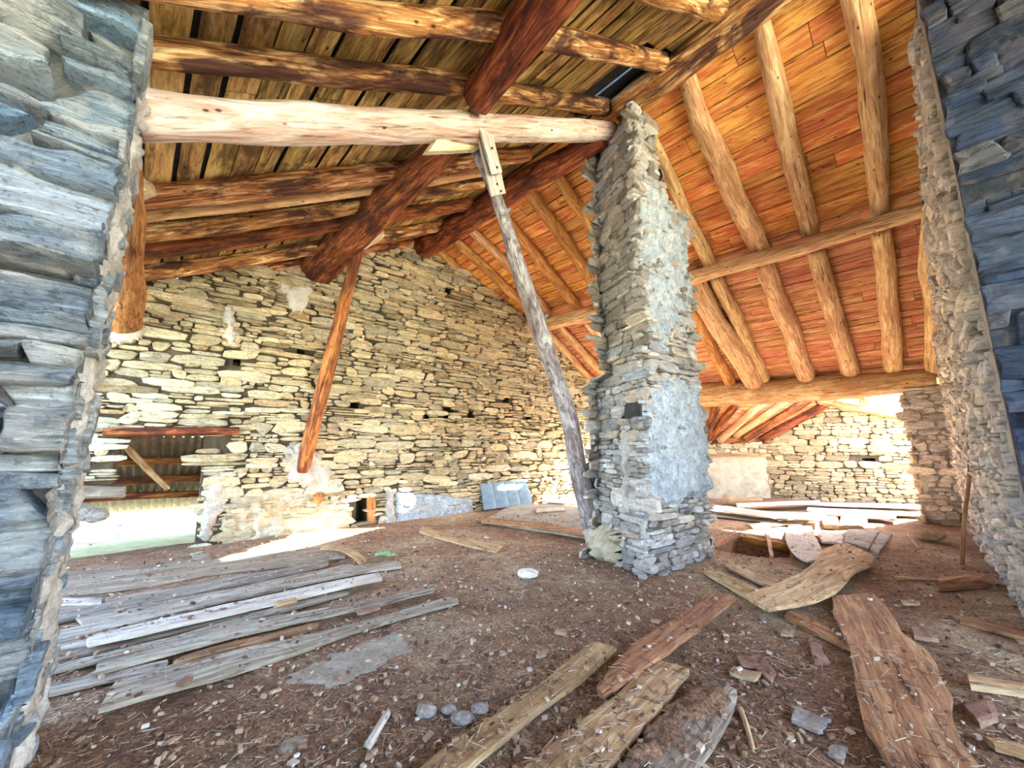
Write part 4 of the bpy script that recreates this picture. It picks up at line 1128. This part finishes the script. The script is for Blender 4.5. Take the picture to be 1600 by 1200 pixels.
# ------------------------------------------------------------------ planks and slabs, right and front
GQ = 'planks in the foreground'
plank('loose_plank', [(640, 1212), (715, 1151), (835, 1072), (925, 1001)], [(708, 1216), (820, 1121), (917, 1050), (962, 1012)], 0.07, 0.045, 'plank_tan', 'left foreground plank running off the bottom edge, pale front and tan far end', 'plank', GQ)
plank('loose_plank', [(932, 1070), (985, 1010), (1060, 960), (1114, 927)], [(942, 1082), (1015, 1035), (1085, 985), (1150, 932)], 0.10, 0.04, 'plank_brown', 'dark brown plank pointing at the pillar foot, behind the foreground planks', 'plank', GQ)
plank('loose_plank', [(800, 1210), (865, 1155), (959, 1084), (1026, 1029)], [(935, 1212), (977, 1159), (1034, 1099), (1077, 1044)], 0.075, 0.045, 'plank_tan', 'broad middle foreground plank with two splits at its far end', 'plank', GQ)
plank('loose_plank', [(960, 1210), (1015, 1140), (1060, 1091), (1109, 1061)], [(1075, 1212), (1127, 1140), (1148, 1096), (1151, 1076)], 0.06, 0.04, 'plank_grey', 'right foreground plank half buried under grey dirt', 'plank', GQ)
dp = [tuple(floor_at(x, y, 0.06)[:2]) for x, y in [(985, 1180), (1020, 1125), (1060, 1085), (1105, 1064), (1142, 1082), (1125, 1115), (1085, 1130), (1060, 1170), (1010, 1195)]]
dirt = patch('dirt_pile', dp, 0.035, 'floor', Matrix.Translation((0, 0, 0.06)), None, mapf=lambda x, y, d: (x, y, d), cell=0.02, rag=0.03, lump=0.9)
tag(dirt, 'grey crumbly dirt heaped on the right foreground plank', 'dirt', kind='stuff')
plank('curved_plank', [(1162, 927), (1215, 910), (1260, 888), (1281, 868), (1288, 856), (1318, 846)], [(1200, 950), (1260, 940), (1305, 922), (1335, 893), (1362, 879), (1362, 866)], 0.14, 0.045, 'plank_tan', 'curved tan slab of wood bent like a boomerang near the pit', 'slab', sag=0.03)
plank('curved_plank', [(1300, 932), (1303, 957), (1324, 1002), (1332, 1032), (1338, 1077), (1350, 1122), (1368, 1158), (1402, 1212)], [(1366, 927), (1388, 951), (1412, 990), (1448, 1014), (1467, 1047), (1488, 1089), (1486, 1122), (1545, 1212)], 0.09, 0.05, 'plank_brown', 'large wavy reddish brown slab of wood along the right foreground', 'slab', sag=0.05, edge=0.02)
plank('flat_stone', [(1232, 822), (1227, 840), (1240, 864), (1262, 877)], [(1268, 822), (1274, 838), (1284, 858), (1280, 874)], 0.10, 0.03, 'rock_white', 'whitish round flat slab beside the pit', 'slab')
plank('flat_stone', [(1276, 831), (1284, 846)], [(1316, 833), (1317, 848)], 0.06, 0.03, 'rock_white', 'whitish flat slab touching the far end of the curved slab', 'slab')
GC = 'narrow planks under the curved slab'
plank('loose_plank', [(1110, 885), (1180, 917)], [(1098, 891), (1168, 932)], 0.06, 0.04, 'plank_tan', 'outer narrow plank slipping under the lower end of the curved slab', 'plank', GC)
plank('loose_plank', [(1150, 876), (1222, 905)], [(1132, 883), (1202, 917)], 0.05, 0.03, 'plank_tan', 'inner narrow plank slipping under the curved slab', 'plank', GC)
plank('loose_plank', [(1243, 951), (1325, 996)], [(1224, 961), (1330, 1013)], 0.045, 0.04, 'plank_brown', 'brown plank between the curved slab and the wavy slab', 'plank')
# the pit and what lies in it
log('pit_timber', [floor_at(1105, 862, -0.05), floor_at(1160, 837, -0.05)], [0.06, 0.06], 'log_red', 'rust brown timber along the left edge of the pit', 'timber', sq=5, rough=0.3)
log('pit_timber', [floor_at(1160, 843, -0.06), floor_at(1236, 856, -0.06)], [0.07, 0.07], 'log_orange', 'reddish timber along the back edge of the pit', 'timber', sq=5, rough=0.3)
plank('pit_lath', [(1195, 828), (1203, 868)], [(1201, 828), (1209, 868)], 0.03, 0.03, 'plank_tan', 'thin lath laid across the pit', 'lath')
A = [floor_at(1128, 866, -0.32), floor_at(1150, 846, -0.32)]; B = [floor_at(1196, 872, -0.32), floor_at(1200, 855, -0.32)]
slab3('blue_sheet', A, B, 0.02, 'blue_sheet', 'pale blue sheet lying in the pit', 'sheet')
for Lp, Rp, top, mat, lab in [
    ([(1324, 826), (1318, 846)], [(1374, 828), (1356, 856)], 0.05, 'rock', 'grey flat slate right of the curved slab'),
    ([(1374, 832), (1360, 858)], [(1394, 834), (1372, 864)], 0.04, 'rock', 'narrower grey slate at the right of the other slate'),
    ([(1282, 806), (1287, 819)], [(1308, 807), (1311, 820)], 0.09, 'rock_tan', 'pale stone block at the front of the far board heap'),
    ([(1314, 806), (1312, 820)], [(1358, 805), (1348, 821)], 0.09, 'rock_tan', 'longer tan stone block beside the pale stone block')]:
    plank('flat_stone', Lp, Rp, top, 0.05 if top < 0.08 else 0.09, mat, lab, 'stone', 'flat stones on the right floor')
GB = 'boards heaped on the far right floor'
for Lp, Rp, top, mat, lab in [
    ([(1108, 787), (1190, 797), (1282, 804)], [(1106, 796), (1190, 806), (1282, 813)], 0.16, 'plank_pale', 'long pale board along the front of the far board heap'),
    ([(1115, 800), (1255, 815)], [(1112, 805), (1252, 821)], 0.06, 'plank_pale', 'narrow pale lath on the floor in front of the far board heap'),
    ([(1130, 778), (1190, 776)], [(1130, 784), (1192, 781)], 0.18, 'plank_tan', 'short tan board near the foot of the plastered annex wall'),
    ([(1150, 786), (1280, 781)], [(1152, 792), (1282, 786)], 0.17, 'plank_pale', 'pale board crossing the back of the far board heap'),
    ([(1262, 784), (1440, 788)], [(1262, 789), (1442, 794)], 0.10, 'plank_pale', 'long pale board at the foot of the far annex wall'),
    ([(1262, 792), (1440, 800)], [(1260, 798), (1440, 806)], 0.08, 'plank_pale', 'long pale board lying parallel in front of the annex wall'),
    ([(1212, 806), (1284, 798)], [(1216, 812), (1290, 804)], 0.12, 'plank_pale', 'short pale board slanting across the middle of the far heap'),
    ([(1290, 798), (1400, 806)], [(1288, 803), (1398, 812)], 0.10, 'plank_tan', 'tan board at the right of the far heap'),
    ([(1170, 818), (1230, 812)], [(1176, 824), (1236, 818)], 0.05, 'plank_pale', 'pale board scrap behind the pit')]:
    plank('loose_board', Lp, Rp, top, 0.03, mat, lab, 'board', GB)
rock('round_stone', 1137, 787, 0.28, 0.22, 0.26, 'rock_tan', 'round stone standing on the boards below the plastered wall', z=0.16)
rock('rock', 1456, 846, 0.42, 0.26, 0.22, 'rock_tan', 'tan rock lying on the floor near the upright stick')
p0, p1 = floor_at(1503, 882), Plane(floor_at(1503, 882), (0, 1, 0)).at(1511, 622)
PV = Plane(p0, (0, 1, 0))
log('upright_stick', [p0, PV.at(1506, 820), PV.at(1515, 740), PV.at(1511, 622)], [0.024, 0.024, 0.022, 0.017], 'plank_brown', 'thin dark upright stick leaning on the right stone wall', 'stick', wob=0.3)
plank('dark_timber', [(1468, 897), (1535, 893)], [(1466, 908), (1540, 903)], 0.12, 0.12, 'plank_brown', 'dark timber lying at the foot of the right wall beside the stick', 'timber')
def stick(pa, pb, r, lab, mat='plank_tan', z=0.03):
    log('stick', [floor_at(*pa, z), floor_at(*pb, z)], [r, r * 0.8], mat, lab, 'stick', 'loose sticks on the floor', rough=1.5)
stick((1400, 903), (1467, 907), 0.025, 'dark stick pointing at the timber by the right wall')
stick((1416, 832), (1436, 858), 0.015, 'thin stick right of the slates')
stick((1157, 1108), (1176, 1168), 0.016, 'short pale splinter right of the foreground planks')
stick((575, 1166), (606, 1114), 0.022, 'pale split splinter lying alone left of the foreground planks', 'plank_pale')
plank('loose_plank', [(1485, 958), (1610, 984)], [(1500, 968), (1610, 998)], 0.05, 0.04, 'plank_brown', 'dim plank running off the right edge below the wall', 'plank')
plank('loose_plank', [(1512, 1050), (1612, 1062)], [(1514, 1064), (1612, 1078)], 0.07, 0.06, 'plank_tan', 'squared timber end entering from the right edge', 'plank')
plank('loose_plank', [(1535, 1146), (1612, 1164)], [(1555, 1162), (1612, 1180)], 0.05, 0.04, 'plank_tan', 'thin plank at the lower right corner edge', 'plank')
plank('flat_stone', [(1505, 1098), (1550, 1088)], [(1530, 1127), (1558, 1118)], 0.05, 0.04, 'slate_red', 'dark flat stone right of the wavy slab', 'stone')
plank('flat_stone', [(1424, 978), (1445, 976)], [(1428, 992), (1466, 996)], 0.07, 0.04, 'slate_red', 'pointed brown slate just behind the wavy slab', 'stone')
plank('flat_stone', [(1406, 936), (1436, 938)], [(1410, 943), (1438, 943)], 0.05, 0.02, 'rock_tan', 'small curved tan chip right of the far end of the wavy slab', 'stone')
GS = 'broken slates on the floor'
for Lp, Rp, mat, lab in [
    ([(1150, 1022), (1196, 1030)], [(1158, 1036), (1200, 1044)], 'slate_red', 'upper of the three brown slates left of the wavy slab'),
    ([(1146, 1040), (1190, 1050)], [(1140, 1050), (1180, 1061)], 'rock_tan', 'lower left slate of the three brown slates'),
    ([(1186, 1022), (1212, 1048)], [(1168, 1028), (1205, 1064)], 'slate_red', 'largest slate of the three brown slates, tilted'),
    ([(1262, 998), (1274, 1034)], [(1272, 996), (1297, 1034)], 'slate_red', 'long upright brown slate beside the wavy slab'),
    ([(1244, 1103), (1296, 1122)], [(1236, 1122), (1280, 1142)], 'rock', 'thick grey slate lying left of the wavy slab'),
    ([(1300, 1160), (1322, 1166)], [(1293, 1172), (1318, 1182)], 'rock', 'small blue grey stone low down beside the wavy slab'),
    ([(1222, 983), (1240, 983)], [(1220, 990), (1238, 991)], 'rock_tan', 'small tan chip below the curved slab'),
    ([(870, 980), (886, 983)], [(866, 986), (884, 990)], 'rock_tan', 'small tan chip in the middle of the dirt floor'),
    ([(842, 1016), (856, 1014)], [(838, 1024), (852, 1022)], 'rock_tan', 'small tan chip left of the far end of the left foreground plank')]:
    plank('slate_piece', Lp, Rp, 0.04, 0.025, mat, lab, 'slate', GS)
rock('white_stone', 825, 903, 0.26, 0.17, 0.11, 'rock_white', 'white stone lying on the dirt floor in front of the pillar', seed=2)
for px, py, w, lab in [(666, 1119, 0.12, 'leftmost grey stone of the row beside the left foreground plank'), (702, 1116, 0.10, 'second grey stone of the row beside the left foreground plank'), (722, 1131, 0.13, 'largest grey stone of the row beside the left foreground plank'), (749, 1114, 0.11, 'rightmost grey stone of the row beside the left foreground plank')]:
    rock('stone', px, py, w, w * 0.8, w * 0.5, 'rock', lab, 'stone', 'grey stones in the foreground', seed=px)
cem = [tuple(floor_at(x, y)[:2]) for x, y in [(446, 1066), (460, 1048), (510, 1030), (545, 1016), (575, 1000), (625, 984), (632, 1000), (648, 1018), (610, 1030), (590, 1046), (540, 1068), (490, 1072)]]
cp = patch('cement_patch', cem, 0.012, 'cement', Matrix.Translation((0, 0, 0.005)), None, mapf=lambda x, y, d: (x, y, d + floor_z(x, y)), cell=0.03, rag=0.05, lump=0.4)
tag(cp, 'pale cement patch showing through the dirt in the left foreground', 'cement', kind='stuff')
cem2 = [tuple(floor_at(x, y)[:2]) for x, y in [(427, 1175), (440, 1155), (470, 1143), (478, 1156), (460, 1172), (440, 1182)]]
cp = patch('cement_patch', cem2, 0.012, 'cement', Matrix.Translation((0, 0, 0.005)), None, mapf=lambda x, y, d: (x, y, d + floor_z(x, y)), cell=0.02, rag=0.02, lump=0.4)
tag(cp, 'small pale curved cement smear near the bottom edge', 'cement', kind='stuff')

# ------------------------------------------------------------------ chips and straw nobody could count
BIG = TOPS
def debris():
    rg = random.Random(11); v = []; f = []
    for k in range(36000):
        ang = rg.uniform(-0.98, 0.98); r = 1.9 + 7.5 * rg.random() ** 1.7
        x, y = r * sin(ang), r * cos(ang)
        if inside(pit, x, y): continue
        if (Vector((x, y, 0)) - G_O).dot(G_N) < 0.1 or W_(Vector((x, y, 0))) < -0.55 and U_(Vector((x, y, 0))) > 5: continue
        straw = rg.random() < 0.4
        if straw: L, w, h = rg.uniform(0.03, 0.14), 0.003, 0.003
        else:
            L = 0.005 + 0.035 * rg.random() ** 3.5; w = L * rg.uniform(0.4, 0.9); h = L * rg.uniform(0.2, 0.6)
            if rg.random() < 0.02: L *= 2.2; w *= 2; 
        a = rg.uniform(0, pi); ca, sa = cos(a), sin(a); z = floor_z(x, y) + h * 0.3
        tops = [tz for poly, tz in BIG if inside(poly, x, y)]
        if tops:
            if rg.random() < 0.5: continue
            z = max(tops) + 0.001
        tilt = rg.uniform(-0.3, 0.3) * L
        b = len(v)
        for dz in (0, h):
            for sx, sy in ((-1, -1), (1, -0.7), (0.8, 1), (-0.9, 0.8)):
                px, py = sx * L / 2, sy * w / 2
                v.append((x + px * ca - py * sa, y + px * sa + py * ca, z + dz + sx * tilt / 2))
        f += [(b, b + 3, b + 2, b + 1), (b + 4, b + 5, b + 6, b + 7)] + [(b + i, b + (i + 1) % 4, b + 4 + (i + 1) % 4, b + 4 + i) for i in range(4)]
    o = mesh_obj('floor_debris', v, f, 'chip')
    tag(o, 'straw, bark crumbs and small stone chips strewn over the dirt floor', 'debris', kind='stuff')
debris()
